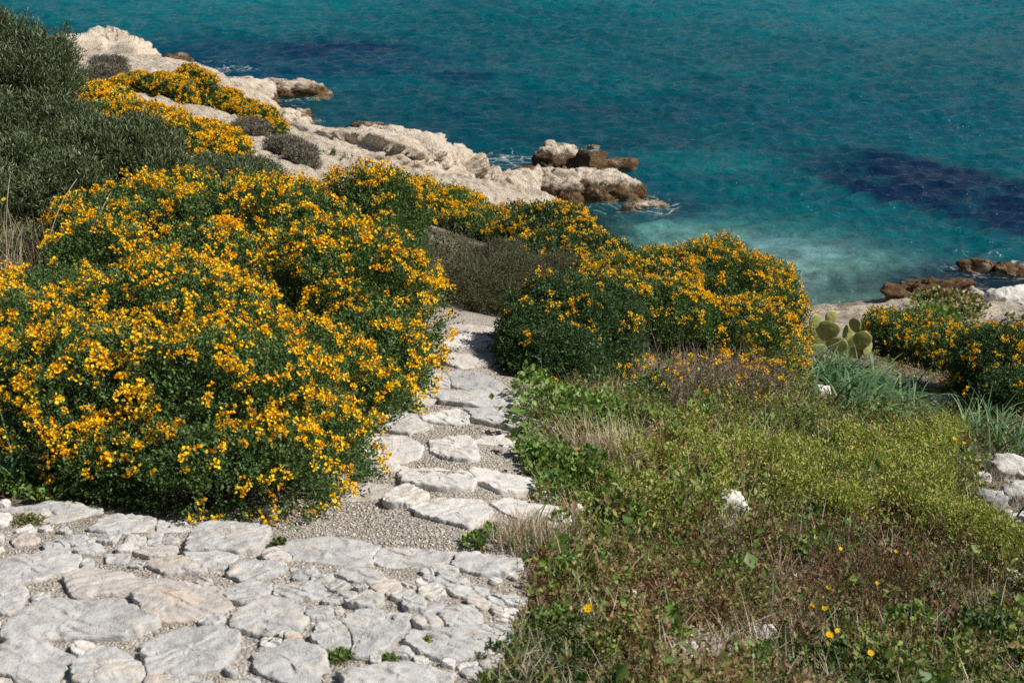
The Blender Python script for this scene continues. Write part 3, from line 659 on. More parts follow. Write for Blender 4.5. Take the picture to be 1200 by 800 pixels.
def build_stones(L, grp, gap, thick, cat='paving stone', name='paving_stone', dome=.25, nmain=999, grow=1.12, growy=None):
    A = np.array([x[:4] for x in L], float); C = G(A[:, 0], A[:, 1])
    t = C[:, 1] / .9; view = np.arctan2(CAMZ - C[:, 2], C[:, 1])
    rx = A[:, 2] * .5 * grow * t / FPX; ry = A[:, 3] * .5 * t / FPX / np.sin(view) * (growy or grow) * .98
    for i, (u, v, w, h, mt, lab) in enumerate(L):
        if i >= nmain: name, cat, grp, thick = 'rubble_stone', 'stone', 'rubble between the terrace slabs', .008
        rr = np.random.default_rng(900 + int(u) * 3 + int(v)); na = 96
        ang = np.linspace(0, 6.2832, na, endpoint=False); dx, dy = np.cos(ang), np.sin(ang)
        rad = np.linspace(0, 1.25, 60)
        px = C[i, 0] + dx[:, None] * rad * rx[i]; py = C[i, 1] + dy[:, None] * rad * ry[i]
        k = 2.6
        di = (np.abs((px - C[i, 0]) / rx[i]) ** k + np.abs((py - C[i, 1]) / ry[i]) ** k) ** (1 / k)
        d_own = ((px - C[i, 0]) / rx[i]) ** 2 + ((py - C[i, 1]) / ry[i]) ** 2
        dj = np.full_like(di, 9.)
        for j in range(len(L)):
            if j != i: dj = np.minimum(dj, ((px - C[j, 0]) / rx[j]) ** 2 + ((py - C[j, 1]) / ry[j]) ** 2)
        na_ = rr.integers(5, 8); pa = np.sort(rr.uniform(0, 6.283, na_) * .35 + np.linspace(0, 6.283, na_, endpoint=False) * 1.0 + rr.uniform(0, 6.28))
        pd = rr.uniform(.72, 1.0, na_); cosd = np.cos(ang[:, None] - pa[None]); pr_ = np.where(cosd > .05, pd[None] / np.maximum(cosd, .05), 9).min(1)
        lim = np.minimum(pr_, 1.18)
        bad = (rad[None] > lim[:, None] * (1 + .10 * fbm(np.stack([dx * 1.5 + i * 7.1, dy * 1.5, 0 * dx], -1), 3, 5))[:, None]) | (d_own > dj - gap)
        ri = np.where(bad.any(1), rad[np.argmax(bad, 1)], 1.2)
        ri = np.maximum(ri, .25); ri = (np.roll(ri, 1) + 4 * ri + np.roll(ri, -1)) / 6
        ri *= 1 + .05 * fbm(np.stack([dx * 7 + i, dy * 7, 0 * dx], -1), 3, 8) + .015 * rr.normal(size=na)
        rings = [0, .1, .2, .3, .4, .5, .6, .68, .76, .83, .89, .94, .97, .985, 1.0, 1.02]
        tilt = rr.normal(size=2) * .035; zc = C[i, 2]
        Vs = []; s0 = min(rx[i], ry[i])
        # top plane: fit through the ground under it, so that it lies in it
        ex = GZ(C[i, 0] + rx[i] * .7, C[i, 1]) - GZ(C[i, 0] - rx[i] * .7, C[i, 1]); ey = GZ(C[i, 0], C[i, 1] + ry[i] * .7) - GZ(C[i, 0], C[i, 1] - ry[i] * .7)
        sx_, sy_ = ex / (1.4 * rx[i]) * .8 + tilt[0], np.clip(ey / (1.4 * ry[i]), -.25, .1) * .5 + tilt[1]
        th = thick * rr.uniform(.6, 1.3); la = rr.uniform(.9, 2.2)
        for q, f in enumerate(rings):
            x = C[i, 0] + dx * ri * f * rx[i]; y = C[i, 1] + dy * ri * f * ry[i]
            z = zc + th + sx_ * (x - C[i, 0]) + sy_ * (y - C[i, 1])
            pq = np.stack([x * 9, y * 9, 0 * x + i], -1)
            led = (x * math.cos(la) + y * math.sin(la)) * 26 + 2.2 * fbm(pq * .8, 3, 11); lf = led - np.floor(led)
            z = z + .010 * fbm(pq, 4, 3) + .007 * (1 - np.abs(fbm(pq * [1, 2.2, 1], 4, 6)) * 2) + .0065 * (sstep(.0, .14, lf) - lf) + .004 * fbm(pq * 5, 3, 7) - .002 * f ** 14 - th * .3 * dome * f * f
            if q == len(rings) - 2: z = z - .006 - .008 * rr.random(na)
            if q == len(rings) - 1: z = z - th - .10
            Vs.append(np.stack([x, y, z], -1))
        V = np.vstack([Vs[0][:1]] + Vs[1:]); F = []
        for a in range(na): F.append((0, 1 + a, 1 + (a + 1) % na))
        for q in range(len(rings) - 2):
            o0, o1 = 1 + q * na, 1 + (q + 1) * na
            for a in range(na):
                b2 = (a + 1) % na; F += [(o0 + a, o1 + a, o1 + b2), (o0 + a, o1 + b2, o0 + b2)]
        tag(mk(name, V, np.array(F), M[mt], origin=C[i], smooth=False), lab, cat, grp)
    return C, rx, ry
C1, r1, q1 = build_stones(STN + RUB, 'slabs of the stone terrace', .06, .013, nmain=len(STN))
C2, r2, q2 = build_stones(STEP, 'stones edging the path steps', .05, .009, 'step stone', 'step_stone', .3, grow=1.36, growy=1.2)
SC = np.vstack([C1, C2]); SRX = np.concatenate([r1, r2]); SRY = np.concatenate([q1, q2])
def free_of_stones(p, k=.8):
    ok = np.ones(len(p), bool)
    for c, a, b_ in zip(SC, SRX, SRY): ok &= ((p[:, 0] - c[0]) / a) ** 2 + ((p[:, 1] - c[1]) / b_) ** 2 > k
    return ok
# fist sized and bigger loose stones
LOOSE = [
 (856,592,36,36,'white_stone','knobbly white stone standing among the herbs right of centre'),
 (1180,552,48,34,'white_stone','topmost pale boulder of the pile at the right edge'),
 (1192,580,44,36,'white_stone','big pale boulder in the middle of the right-edge pile'),
 (1160,588,36,30,'grey_stone','greyish boulder at the lower left of the right-edge pile'),
 (1150,562,22,18,'white_stone','small pale stone at the left of the right-edge pile'),
 (1190,612,36,26,'white_stone','pale stone low in the right-edge pile behind grass blades'),
 (1192,680,34,22,'white_stone','half buried pale stone at the right edge below the pile'),
 (962,459,20,14,'white_stone','small bright stone by the left of the strap-leaved clump'),
 (675,598,20,18,'white_stone','left one of two white stones on the verge beyond dry grass'),
 (708,604,16,14,'white_stone','right one of two white stones on the verge beyond dry grass'),
 (858,774,28,22,'grey_stone','blue-grey forked stone at the bottom right of centre'),
 (838,796,36,18,'slab_pink','tan stone at the bottom edge below the blue-grey one'),
 (895,742,34,16,'white_stone','pale pitted stone among the weeds above the blue-grey one'),
 (6,532,30,44,'slab_pink','cream stone at the left border beside the flowers'),
 (26,514,26,16,'slab','pale stone peeping out behind the left border blades'),
 (317,600,18,18,'white_stone','small white stone under the front of the flowering shrub'),
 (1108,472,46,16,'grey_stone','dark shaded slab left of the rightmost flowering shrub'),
 (675,733,18,12,'white_stone','little white stone below the single dandelion'),
 (1010,800,26,10,'white_stone','small pale stone at the bottom edge right'),
 (5,592,16,14,'white_stone','tiny pale stone at the left border on the terrace edge'),
 (735,700,30,14,'slab_pink','flat brownish stone right of the single dandelion'),
]
for k_, (u, v, w, h, mt, lab) in enumerate(LOOSE):
    c = G(u, v + h * .25)[0]; rx = pxr(w, c) / 2; hz = pxr(h, c) / 2
    V, F = rock_geo(c + [0, 0, hz * .5], (rx, rx * .8, hz * 1.1), 300 + k_, facet=.14, sub=4, k=2.8, rough=.25, cells=12, crack=.08)
    tag(mk('loose_stone', V, F, M[mt], origin=c), lab, 'stone', 'loose stones on the slope')

# gravel
PB = [T_pebble(s) for s in range(4)]
def gravel(name, q, smin, smax, power=2.5, free=True, r=None):
    r = r or rng
    p = G(q[:, 0], q[:, 1])
    if free: p = p[free_of_stones(p, 1.0)]
    L = []
    for k_ in range(4):
        pp = p[k_::4]; n = len(pp); s = smin + (smax - smin) * r.random(n) ** power
        d = r.normal(size=(n, 3)); d[:, 2] *= .25
        V, F = scat(PB[k_], pp + np.array([0, 0, 1]) * (s * .2)[:, None], frames_up(d, .3), s)
        L.append((V, F, np.repeat(r.random(n), len(PB[k_][1]))))
    V, F, T = join(L); o = mk(name, V, F, M['pebble'], tint=T); return tag(o, kind='stuff')
PATHP = [(310, 662), (330, 600), (400, 560), (430, 480), (515, 430), (520, 380), (600, 380), (625, 430), (620, 480), (625, 540), (640, 600), (560, 660)]
gravel('gravel', np.vstack([poly_sample(PLAT, 26000), poly_sample(PATHP, 34000), poly_sample([(200, 600), (700, 560), (700, 650), (600, 668), (330, 655)], 8000)]), .0012, .0075, 3.5)
gravel('slope_gravel', np.vstack([poly_sample([(560, 640), (760, 560), (1260, 480), (1260, 860), (560, 860)], 3500), poly_sample([(760, 700), (900, 700), (900, 860), (740, 860)], 1800), poly_sample([(1020, 370), (1240, 370), (1240, 450), (1060, 450)], 1500)]), .005, .022, 3)

# ------------------------------------------------------------------ shrubs
def shell(blobs, n, r, depth=.5, upbias=0.0, lump=.34, sd=0):
    """points and outward directions in the outer layer of a union of ellipsoids"""
    bl_ = [(np.asarray(c, float), np.asarray(q, float)) for c, q in blobs]
    area = np.array([q[0] * q[1] + q[0] * q[2] + q[1] * q[2] for _, q in bl_]); cnt = (area / area.sum() * n * 1.8).astype(int)
    Ps, Ds, Fs = [], [], []
    for (c, q), m in zip(bl_, cnt):
        d = nrm(r.normal(size=(m, 3))); d[:, 2] = np.where(d[:, 2] < -.35, -d[:, 2], d[:, 2])
        f = 1 - depth * r.random(m) ** 1.7
        lu = 1 + lump * fbm((c + d * q) * (1.5 / q.mean()), 3, 80 + sd) + lump * .75 * fbm((c + d * q) * (4.5 / q.mean()), 2, 83 + sd)
        Ps.append(c + d * q * (f * lu)[:, None]); Ds.append(nrm(d / q)); Fs.append(f)
    p, d, f = np.vstack(Ps), np.vstack(Ds), np.concatenate(Fs)
    g_ = GZ(p[:, 0], p[:, 1]); low = (d[:, 2] < .3) & (p[:, 2] > g_); p[:, 2] = np.where(low, g_ + (p[:, 2] - g_) * r.uniform(.02, 1.1, len(p)), p[:, 2])
    keep = p[:, 2] > g_ + .01
    for c, q in bl_:
        e = (((p - c) / q) ** 2).sum(1); keep &= ~(e < (1 - depth * .75) ** 2)
    p, d, f = p[keep], d[keep], f[keep]; sh = r.permutation(len(p)); p, d, f = p[sh], d[sh], f[sh]
    return p[:n], d[:n], f[:n]
def B(u, v, t, rx, ry, rz): return (P(u, v, t), (rx, ry, rz))
def BG(u, v, rx, ry, rz):
    c = G_exact(np.array([float(u)]), np.array([float(v)]))[0]; return (c + [0, ry * .5, rz * .25], (rx, ry, rz))
def shrub(name, label, blobs, seed, n_sprig, leaf='leaf', leaf_len=.013, leaf_w=.55, per=12, sprig=.075, blossoms=0, blos_size=.016,
          group=None, cat='shrub', flower_mask=None, lump=.34, up=.5, jit=.55, stems=200, flowers_name='blossoms', density=1.0, squash=.72, twigs=0, tint_pow=1.3):
    r = np.random.default_rng(seed); blobs = [(b_[0], (b_[1][0] * .96, b_[1][1] * .96, b_[1][2] * squash)) for b_ in blobs]
    c0 = np.mean([b_[0] for b_ in blobs], 0); c0[2] = GZ(c0[0], c0[1])
    o = thing(name, label, cat, c0, group)
    p, d, f = shell(blobs, n_sprig, r, sd=seed, lump=lump)
    N = len(p); sd = nrm(d + np.array([0, 0, up]) + r.normal(size=d.shape) * .35)
    s = np.tile(np.linspace(0, 1, per), N); base = np.repeat(p, per, 0); dd = np.repeat(sd, per, 0)
    pos = base + dd * (s * sprig)[:, None] + r.normal(size=base.shape) * sprig * .09
    ld = nrm(dd * .55 + nrm(r.normal(size=dd.shape)) * jit)
    ls = leaf_len * r.uniform(.65, 1.25, len(pos))
    tt = np.clip(np.repeat(.25 + .25 * r.random(N), per) + .4 * r.random(N * per) ** tint_pow + .1 * s, 0, 1)
    V, F = scat(T_leaf(leaf_w, .13), pos, frames_up(ld, .9, r), ls)
    mk('foliage', V, F, M[leaf], o, np.repeat(tt, 2))
    # stems from the root to shell points
    roots = np.array([b_[0] for b_ in blobs]); idx = r.integers(0, N, stems); tip = p[idx]
    near = np.argmin(((tip[:, None] - roots[None]) ** 2).sum(-1), 1); rt = roots[near].copy() + r.normal(size=(stems, 3)) * .05
    rt[:, 2] = GZ(rt[:, 0], rt[:, 1]) + .01
    mid = rt * .5 + tip * .5 + r.normal(size=tip.shape) * .04
    L = []
    for a, b_, th in ((rt, mid, .0045), (mid, tip, .0028)):
        dv = b_ - a; ln = np.linalg.norm(dv, axis=1); k_ = (1, ) ; n_ = len(a)
        V, F = scat(T_stem(.6), a, frames(dv, r), np.stack([np.full(n_, th), ln, np.full(n_, th)], -1)); L.append((V, F, np.repeat(r.random(n_) * .6, 6)))
    if twigs:
        tp, td, _ = shell(blobs, twigs, r, depth=.25, sd=seed); tdv = nrm(td + r.normal(size=td.shape) * .6 + [0, 0, .4])
        V, F = scat(T_stem(.5), tp, frames(tdv, r), np.stack([np.full(len(tp), .0015), r.uniform(.08, .22, len(tp)), np.full(len(tp), .0015)], -1)); L.append((V, F, np.repeat(.4 + .6 * r.random(len(tp)), 6)))
    V, F, T = join(L); mk('stems', V, F, M['twig'], o, T)
    if blossoms:
        fp, fd, ff = shell(blobs, int(blossoms * 2.2), r, depth=.07, sd=seed)
        w = fbm(fp * 2.6, 3, seed + 3) * .7 + .45 + .25 * density
        if flower_mask is not None: w = w * flower_mask(fp)
        keep = r.random(len(fp)) < np.clip(w * 1.6, .0, 1); fp, fd = fp[keep][:blossoms], fd[keep][:blossoms]
        # clusters of two or three heads
        reps = r.integers(2, 5, len(fp)); fp = np.repeat(fp, reps, 0) ; fd = np.repeat(fd, reps, 0)
        fp = fp + r.normal(size=fp.shape) * blos_size * .55
        fdir = nrm(fd + [0, 0, .55] + r.normal(size=fd.shape) * .25); fp = fp + fdir * sprig * .9
        L = []; 
        for k_ in range(5):
            a = fp[k_::5]; T = FLOR[k_]; sz = blos_size * r.uniform(.7, 1.25, len(a))
            if len(a) == 0: continue
            V, F = scat(T, a, frames(fdir[k_::5], r), sz)
            tv = np.repeat(np.clip(.15 + .7 * r.random(len(a)), 0, 1), len(T[1])) + np.tile(np.repeat(r.normal(size=len(T[1]) // 2) * .15, 2), len(a))
            L.append((V, F, np.clip(tv, 0, 1)))
        V, F, T = join(L); mk(flowers_name, V, F, M['blossom'], o, T)
    return o
FG = 'flowering shrubs covered in orange-yellow blossom'
shrub('flowering_shrub', 'large nearest orange-flowered shrub at lower left beside the terrace', [
    B(110, 500, 5.45, .42, .42, .40), B(270, 500, 5.35, .40, .42, .38), B(10, 450, 5.9, .40, .4, .40), B(60, 395, 6.5, .35, .4, .3), B(190, 410, 6.2, .55, .5, .36), B(345, 480, 5.9, .30, .4, .36), BG(70, 562, .25, .18, .16), BG(150, 585, .26, .17, .17), BG(240, 600, .26, .17, .2), BG(320, 598, .2, .16, .2), BG(380, 572, .15, .2, .2)],
    11, 23000, squash=.86, blossoms=1350, density=1.8, leaf_len=.0155, blos_size=.0195, group=FG, stems=500)
shrub('flowering_shrub', 'broad orange-flowered shrub behind the nearest one, bordering the path', [
    B(400, 380, 7.2, .48, .5, .5), B(300, 300, 8.4, .62, .6, .48), B(160, 290, 8.6, .5, .5, .36), B(240, 350, 7.4, .4, .4, .36), B(120, 330, 7.8, .3, .4, .34), B(430, 430, 6.7, .22, .35, .32), B(430, 290, 8.9, .45, .5, .48), B(320, 268, 9.6, .58, .5, .3), B(215, 255, 9.8, .35, .5, .26), BG(450, 468, .17, .3, .2), BG(430, 500, .16, .2, .14)],
    12, 28000, squash=.84, blossoms=1700, density=1.7, leaf_len=.018, blos_size=.0215, group=FG, stems=500)
shrub('flowering_shrub', 'orange-flowered shrub in the middle distance below the rock ridge', [
    B(500, 262, 13.2, .55, .6, .38), B(560, 290, 12.5, .45, .5, .35), B(470, 245, 14.5, .4, .5, .25), B(455, 300, 11.5, .3, .4, .3)], 13, 10000, blossoms=900, density=1.5, leaf_len=.022, sprig=.1, blos_size=.021, group=FG, stems=100)
shrub('flowering_shrub', 'taller rounded flowering shrub directly below the dark rock lump, seen against the bay', [
    B(640, 285, 12.0, .40, .4, .34), B(610, 275, 12.6, .25, .3, .24), B(700, 318, 11.2, .3, .3, .26), B(672, 292, 11.6, .22, .3, .22), B(650, 310, 11.2, .35, .3, .25)], 14, 8000, leaf='leaf_dark', blossoms=420, leaf_len=.021, sprig=.1, blos_size=.02, group=FG, stems=100)
shrub('flowering_shrub', 'wide domed flowering shrub right of centre in front of the turquoise bay', [
    B(820, 352, 9.7, .45, .5, .40), B(885, 360, 9.9, .30, .4, .32), B(725, 375, 8.9, .26, .3, .3), B(770, 380, 8.9, .3, .3, .3), B(910, 385, 9.6, .16, .3, .3), B(760, 345, 9.5, .36, .4, .30), B(720, 335, 10.2, .22, .4, .2), B(870, 400, 8.9, .3, .3, .25), B(790, 395, 8.8, .35, .3, .25)],
    15, 19000, blossoms=1150, density=1.5, leaf_len=.0165, sprig=.085, blos_size=.018, group=FG, stems=250, twigs=250)
shrub('shrub', 'dark green leafy shrub with few flowers overhanging the right of the path', [
    B(612, 430, 7.45, .10, .14, .2), B(665, 400, 7.9, .31, .36, .33), B(628, 415, 7.6, .19, .25, .24), B(705, 395, 8.1, .2, .3, .28), B(650, 430, 7.4, .22, .2, .18)],
    16, 12500, squash=.92, leaf='leaf_dark', blossoms=90, leaf_len=.0155, blos_size=.017, stems=200)
shrub('flowering_shrub', 'open twiggy orange-flowered shrub just right of the prickly pear', [
    B(1070, 405, 12.7, .42, .4, .26), B(1105, 418, 12.2, .3, .3, .22), B(1040, 395, 13.2, .2, .3, .2)], 17, 3600, blossoms=170, leaf_len=.024, sprig=.1, blos_size=.023, group=FG, stems=120, twigs=160)
shrub('flowering_shrub', 'orange-flowered shrub cut off by the right border, casting dark shade', [
    B(1180, 435, 10.6, .36, .4, .36), B(1230, 430, 10.8, .4, .4, .38), B(1150, 420, 11, .16, .25, .2), B(1190, 470, 10.0, .25, .25, .2)], 18, 8500, leaf='leaf_dark', blossoms=170, leaf_len=.020, sprig=.09, blos_size=.021, group=FG, stems=160)
def RB(poly, n, seed, r0, r1, h0, h1):
    rr = np.random.default_rng(seed); q = poly_sample(poly, n, rr); g = G_exact(q[:, 0], q[:, 1]); out = []
    for k in range(n):
        a = rr.uniform(r0, r1); out.append((g[k], (a, a * rr.uniform(.8, 1.2), rr.uniform(h0, h1))))
    return out
def FB(label, blobs, seed, n, b_, sz=.036):
    shrub('flowering_shrub', label, blobs, seed, n, blossoms=b_, leaf_len=.035, leaf_w=.7, sprig=.12, blos_size=sz, group=FG, stems=60)
FB('low leftmost bush of the upper flowering band between pale rocks at top left', [BG(155, 106, .36, .35, .22), BG(182, 110, .4, .35, .24)], 19, 3600, 420)
FB('tallest rounded bush of the upper flowering band at top left', [BG(225, 115, .46, .35, .46), BG(207, 117, .3, .3, .3)], 191, 3400, 380)
FB('bush trailing down right at the end of the upper flowering band', [BG(258, 126, .42, .3, .26), BG(285, 138, .36, .3, .24), BG(305, 150, .28, .3, .24), BG(320, 160, .16, .25, .18)], 192, 4200, 480)
FB('leftmost bush of the lower flowering band touching the tall dark bush', [BG(112, 140, .42, .4, .26), BG(90, 118, .25, .4, .2), BG(135, 160, .4, .4, .26)], 20, 3800, 560, .033)
FB('middle bush of the lower flowering band above the rounded grey-green bush', [BG(165, 169, .4, .4, .24), BG(190, 177, .36, .4, .22)], 201, 3000, 430, .033)
FB('right-hand end bush of the lower flowering band by the grey-green strip', [BG(215, 182, .38, .4, .22), BG(245, 188, .36, .4, .18), BG(262, 193, .22, .3, .14)], 202, 3000, 420, .033)
shrub('evergreen_shrub', 'tall dark grey-green shrub filling the upper left corner', [
    B(18, 145, 11.5, .5, .6, .56), B(-40, 112, 11.8, .5, .6, .62), B(60, 200, 11.0, .38, .5, .40), B(-60, 190, 10.8, .6, .5, .55), B(38, 120, 12.2, .24, .4, .36), B(20, 235, 10.2, .45, .4, .34), B(75, 248, 9.8, .25, .3, .24), B(-30, 270, 9.6, .4, .4, .3)],
    21, 21000, squash=1.0, lump=.5, leaf='grey', leaf_len=.040, leaf_w=.2, per=13, sprig=.15, up=1.3, jit=.45, stems=300, cat='bush')
shrub('evergreen_shrub', 'rounded grey-green bush at the right foot of the tall dark one', [
    B(155, 215, 10.6, .33, .4, .36), B(115, 218, 10.4, .3, .4, .36), B(192, 232, 10.3, .17, .3, .2)], 22, 7500, squash=.95, lump=.4, leaf='grey', leaf_len=.040, leaf_w=.2, per=13, sprig=.15, up=1.5, jit=.4, stems=120, cat='bush')
shrub('evergreen_shrub', 'low grey-green strip of bush behind the broad flowering shrub', [
    B(240, 222, 12.4, .26, .4, .16), B(295, 222, 12.4, .26, .4, .13)], 23, 3000, squash=.85, leaf='grey', leaf_len=.036, leaf_w=.2, sprig=.14, up=1.3, stems=60, cat='bush')
shrub('heath_bush', 'feathery olive-grey bush blocking the end of the visible path', [
    B(575, 352, 9.4, .32, .4, .24), B(548, 358, 9.2, .2, .3, .2), B(610, 350, 9.8, .25, .3, .2), B(585, 325, 10.2, .2, .3, .18), B(655, 340, 10.5, .22, .3, .2)], 24, 9000, lump=.6, leaf='heath', leaf_len=.02, leaf_w=.16, per=14, sprig=.12, up=.7, jit=.6, stems=120, cat='bush', twigs=900)
shrub('heath_bush', 'tangled brown twiggy bush at the foot of the domed flowering shrub', [*RB([(760, 450), (900, 425), (930, 450), (860, 475), (760, 475)], 14, 9, .10, .2, .08, .2)], 241, 800, leaf='straw', leaf_len=.018, leaf_w=.15, per=6, sprig=.13, up=.6, jit=.7, stems=300, cat='bush', twigs=800, blossoms=80, density=1.5)
shrub('heath_bush', 'small grey-purple cushion bush below the upper flower band', [B(292, 157, 23.5, .3, .4, .14)], 25, 1300, leaf='purple', leaf_len=.04, leaf_w=.25, sprig=.12, stems=30, cat='bush')
shrub('heath_bush', 'grey-purple cushion bush at the left end of the pale slab', [B(335, 183, 20.0, .3, .4, .2), B(352, 190, 19.5, .2, .3, .15)], 26, 1600, leaf='purple', leaf_len=.04, leaf_w=.25, sprig=.13, stems=30, cat='bush')
shrub('heath_bush', 'faint grey cushion bush left of the upper flower band', [B(125, 90, 29, .4, .5, .14), B(128, 78, 31, .4, .3, .12)], 27, 1200, leaf='purple', leaf_len=.05, leaf_w=.3, sprig=.14, stems=30, cat='bush')
shrub('low_herb_bush', 'bright yellow-green low bush in front of the strap-leaved clump', [
    *RB([(880, 530), (960, 525), (1130, 525), (1140, 570), (1100, 600), (1000, 618), (900, 600)], 30, 5, .05, .15, .04, .15)],
    28, 2900, leaf='herb', leaf_len=.017, leaf_w=.5, per=15, sprig=.12, up=1.8, jit=.5, lump=.5, tint_pow=1.0, stems=300, cat='bush', twigs=300)
shrub('low_herb_bush', 'fresh green low bush in front of the right-edge boulders', [
    B(1110, 625, 6.1, .16, .2, .11), B(1150, 640, 5.9, .15, .2, .1)], 29, 1500, leaf='herb', leaf_len=.014, leaf_w=.5, per=12, sprig=.07, up=1.5, stems=60, cat='bush')
shrub('low_herb_bush', 'yellow-green herb patch left of the knobbly white stone', [
    *RB([(700, 540), (780, 500), (860, 520), (830, 600), (720, 600)], 26, 6, .04, .10, .03, .08)], 30, 1300, leaf='herb', leaf_len=.018, leaf_w=.5, per=11, sprig=.08, up=1.6, stems=100, cat='bush')

# broad-leaved clumps
def leafy(label, blobs, seed, n, leaf='mallow', size=.03, per=3, name='leafy_plant', group=None, cat='plant', w=.9):
    r = np.random.default_rng(seed); c0 = np.mean([b_[0] for b_ in blobs], 0); c0[2] = GZ(c0[0], c0[1])
    o = thing(name, label, cat, c0, group)
    p, d, f = shell(blobs, n, r, depth=.6, sd=seed, lump=.35)
    N = len(p); ld = nrm(d + [0, 0, .3] + r.normal(size=d.shape) * .7)
    V, F = scat(T_round(8, w, .15), p, frames_up(ld, .35, r), size * r.uniform(.5, 1.2, N))
    tt = np.clip(.1 + .75 * r.random(N) + (r.random(N) > .97) * .3, 0, 1)
    mk('leaves', V, F, M[leaf], o, np.repeat(tt, 8))
    k_ = min(N, n // 3); a = p[:k_].copy(); a[:, 2] = GZ(a[:, 0], a[:, 1]); a[:, :2] += r.normal(size=(k_, 2)) * .03
    dv = p[:k_] - a; ln = np.linalg.norm(dv, axis=1)
    V, F = scat(T_stem(.7), a, frames(dv, r), np.stack([np.full(k_, .0012), ln, np.full(k_, .0012)], -1)); mk('stems', V, F, M['grass'], o, np.repeat(r.random(k_), 6))
    return o
LG = 'broad-leaved green plants along the path verge'
leafy('broad-leaved green plant at the edge of the fifth path step', [BG(640, 505, .14, .2, .12), BG(625, 480, .12, .2, .1), BG(680, 510, .14, .2, .1)], 41, 900, size=.024, group=LG)
leafy('pale green leafy plant on the verge beside the second step', [BG(645, 560, .11, .14, .08), BG(680, 570, .12, .14, .09), BG(650, 590, .08, .1, .06)], 42, 700, size=.024, group=LG)
leafy('dark leafy plant under the dark shrub by the shaded step', [BG(625, 450, .12, .15, .1), BG(600, 440, .06, .1, .05)], 43, 600, 'leaf_dark', size=.028, group=LG)
leafy('little leafy plant where the verge meets the last terrace slab', [BG(556, 643, .04, .05, .025), BG(575, 630, .03, .05, .02)], 44, 200, size=.016, group=LG)
leafy('bright leafy weeds at the foot of the nearest flowering shrub', [BG(30, 575, .14, .1, .06), BG(110, 578, .16, .1, .05), BG(70, 590, .2, .06, .03)], 45, 700, size=.024, group=LG)
leafy('low grey-green weeds along the terrace edge under the flowers', [BG(150, 592, .17, .08, .05), BG(200, 597, .1, .06, .04)], 46, 1300, 'heath', size=.012, group=LG, w=.5)
leafy('bright two-leaved seedling beside the single dandelion', [BG(683, 692, .02, .02, .03)], 47, 9, size=.03, group=LG)
leafy('fresh green leafy plant right of the single dandelion', [BG(775, 715, .04, .04, .03), BG(815, 710, .03, .04, .02)], 48, 60, size=.026, group=LG)
leafy('green leafy patch behind the open twiggy flowering shrub', [BG(1105, 385, .3, .5, .08)], 49, 400, size=.06, group=LG)
leafy('green weed cushion on the pale shore ground at right', [BG(1125, 371, .45, .6, .07), BG(1100, 368, .3, .5, .05)], 50, 900, 'cover', size=.06, group=LG)
leafy('tiny round yellow-green plant on the terrace nearest the verge', [BG(500, 757, .016, .016, .016)], 51, 110, 'herb', size=.009, group=LG)
leafy('tiny weed in the gap between the two broad edge slabs', [BG(326, 645, .025, .04, .02)], 52, 160, 'leaf', size=.01, group=LG)
leafy('small weed patch in the joint at lower centre', [BG(318, 752, .045, .04, .012)], 53, 170, 'leaf', size=.01, group=LG)
leafy('small weed patch at the bottom edge beside the wide slab', [BG(400, 775, .05, .03, .014), BG(455, 777, .025, .02, .014)], 54, 260, 'mallow', size=.01, group=LG)
leafy('tiny green weed on the very large grey slab rim', [BG(181, 733, .008, .008, .012)], 55, 24, 'mallow', size=.01, group=LG)
leafy('dark weed mat in the gravel strip at the left border', [BG(28, 617, .06, .05, .01)], 56, 260, 'cover', size=.009, group=LG)


WG = 'leafy weeds scattered over the near slope'
for k_, (u, v, a, h, n_, sz, mt, lab) in enumerate([
 (775, 752, .07, .05, 150, .024, 'mallow', 'fresh green leafy weed left of the lowest yellow flowers'),
 (850, 690, .10, .06, 260, .020, 'mallow', 'leafy weed clump under the knobbly white stone, amid brown stems'),
 (940, 665, .08, .06, 200, .022, 'mallow', 'leafy weed left of the small strap-leaved tuft'),
 (1065, 748, .09, .06, 240, .026, 'mallow', 'leafy weed right of the lowest yellow flower'),
 (1150, 770, .12, .07, 420, .022, 'leaf', 'dark green weed clump in the lower right corner'),
 (985, 790, .09, .05, 260, .022, 'leaf', 'dark green weed clump at the bottom edge below the yellow flowers'),
 (880, 790, .06, .05, 150, .020, 'mallow', 'small leafy weed beside the blue-grey forked stone'),
 (640, 745, .07, .04, 190, .018, 'mallow', 'low leafy weed at the terrace corner below the single dandelion'),
 (730, 640, .09, .06, 260, .022, 'mallow', 'leafy weed clump right of the pair of white verge stones'),
 (700, 500, .12, .09, 420, .022, 'mallow', 'leafy clump in front of the dark leafy shrub'),
 (755, 480, .12, .10, 380, .022, 'leaf', 'dark leafy clump at the left foot of the tangled brown bush'),
 (820, 500, .10, .08, 300, .020, 'mallow', 'leafy clump at the upper edge of the herb patch'),
 (1120, 690, .09, .07, 260, .022, 'leaf', 'dark leafy clump below the fresh green low bush'),
 (650, 690, .06, .05, 160, .020, 'mallow', 'leafy weed above the single dandelion'),
 (735, 770, .05, .10, 170, .014, 'herb', 'upright yellow-green spikes at the bottom edge left of the gravel patch'),
 (700, 785, .05, .09, 170, .014, 'herb', 'leftmost upright yellow-green spikes at the bottom edge')]):
    leafy(lab, [BG(u, v, a, a, h), BG(u + 14, v - 6, a * .6, a * .6, h * 1.3)], 600 + k_, n_, mt, size=sz, group=WG, w=.7)
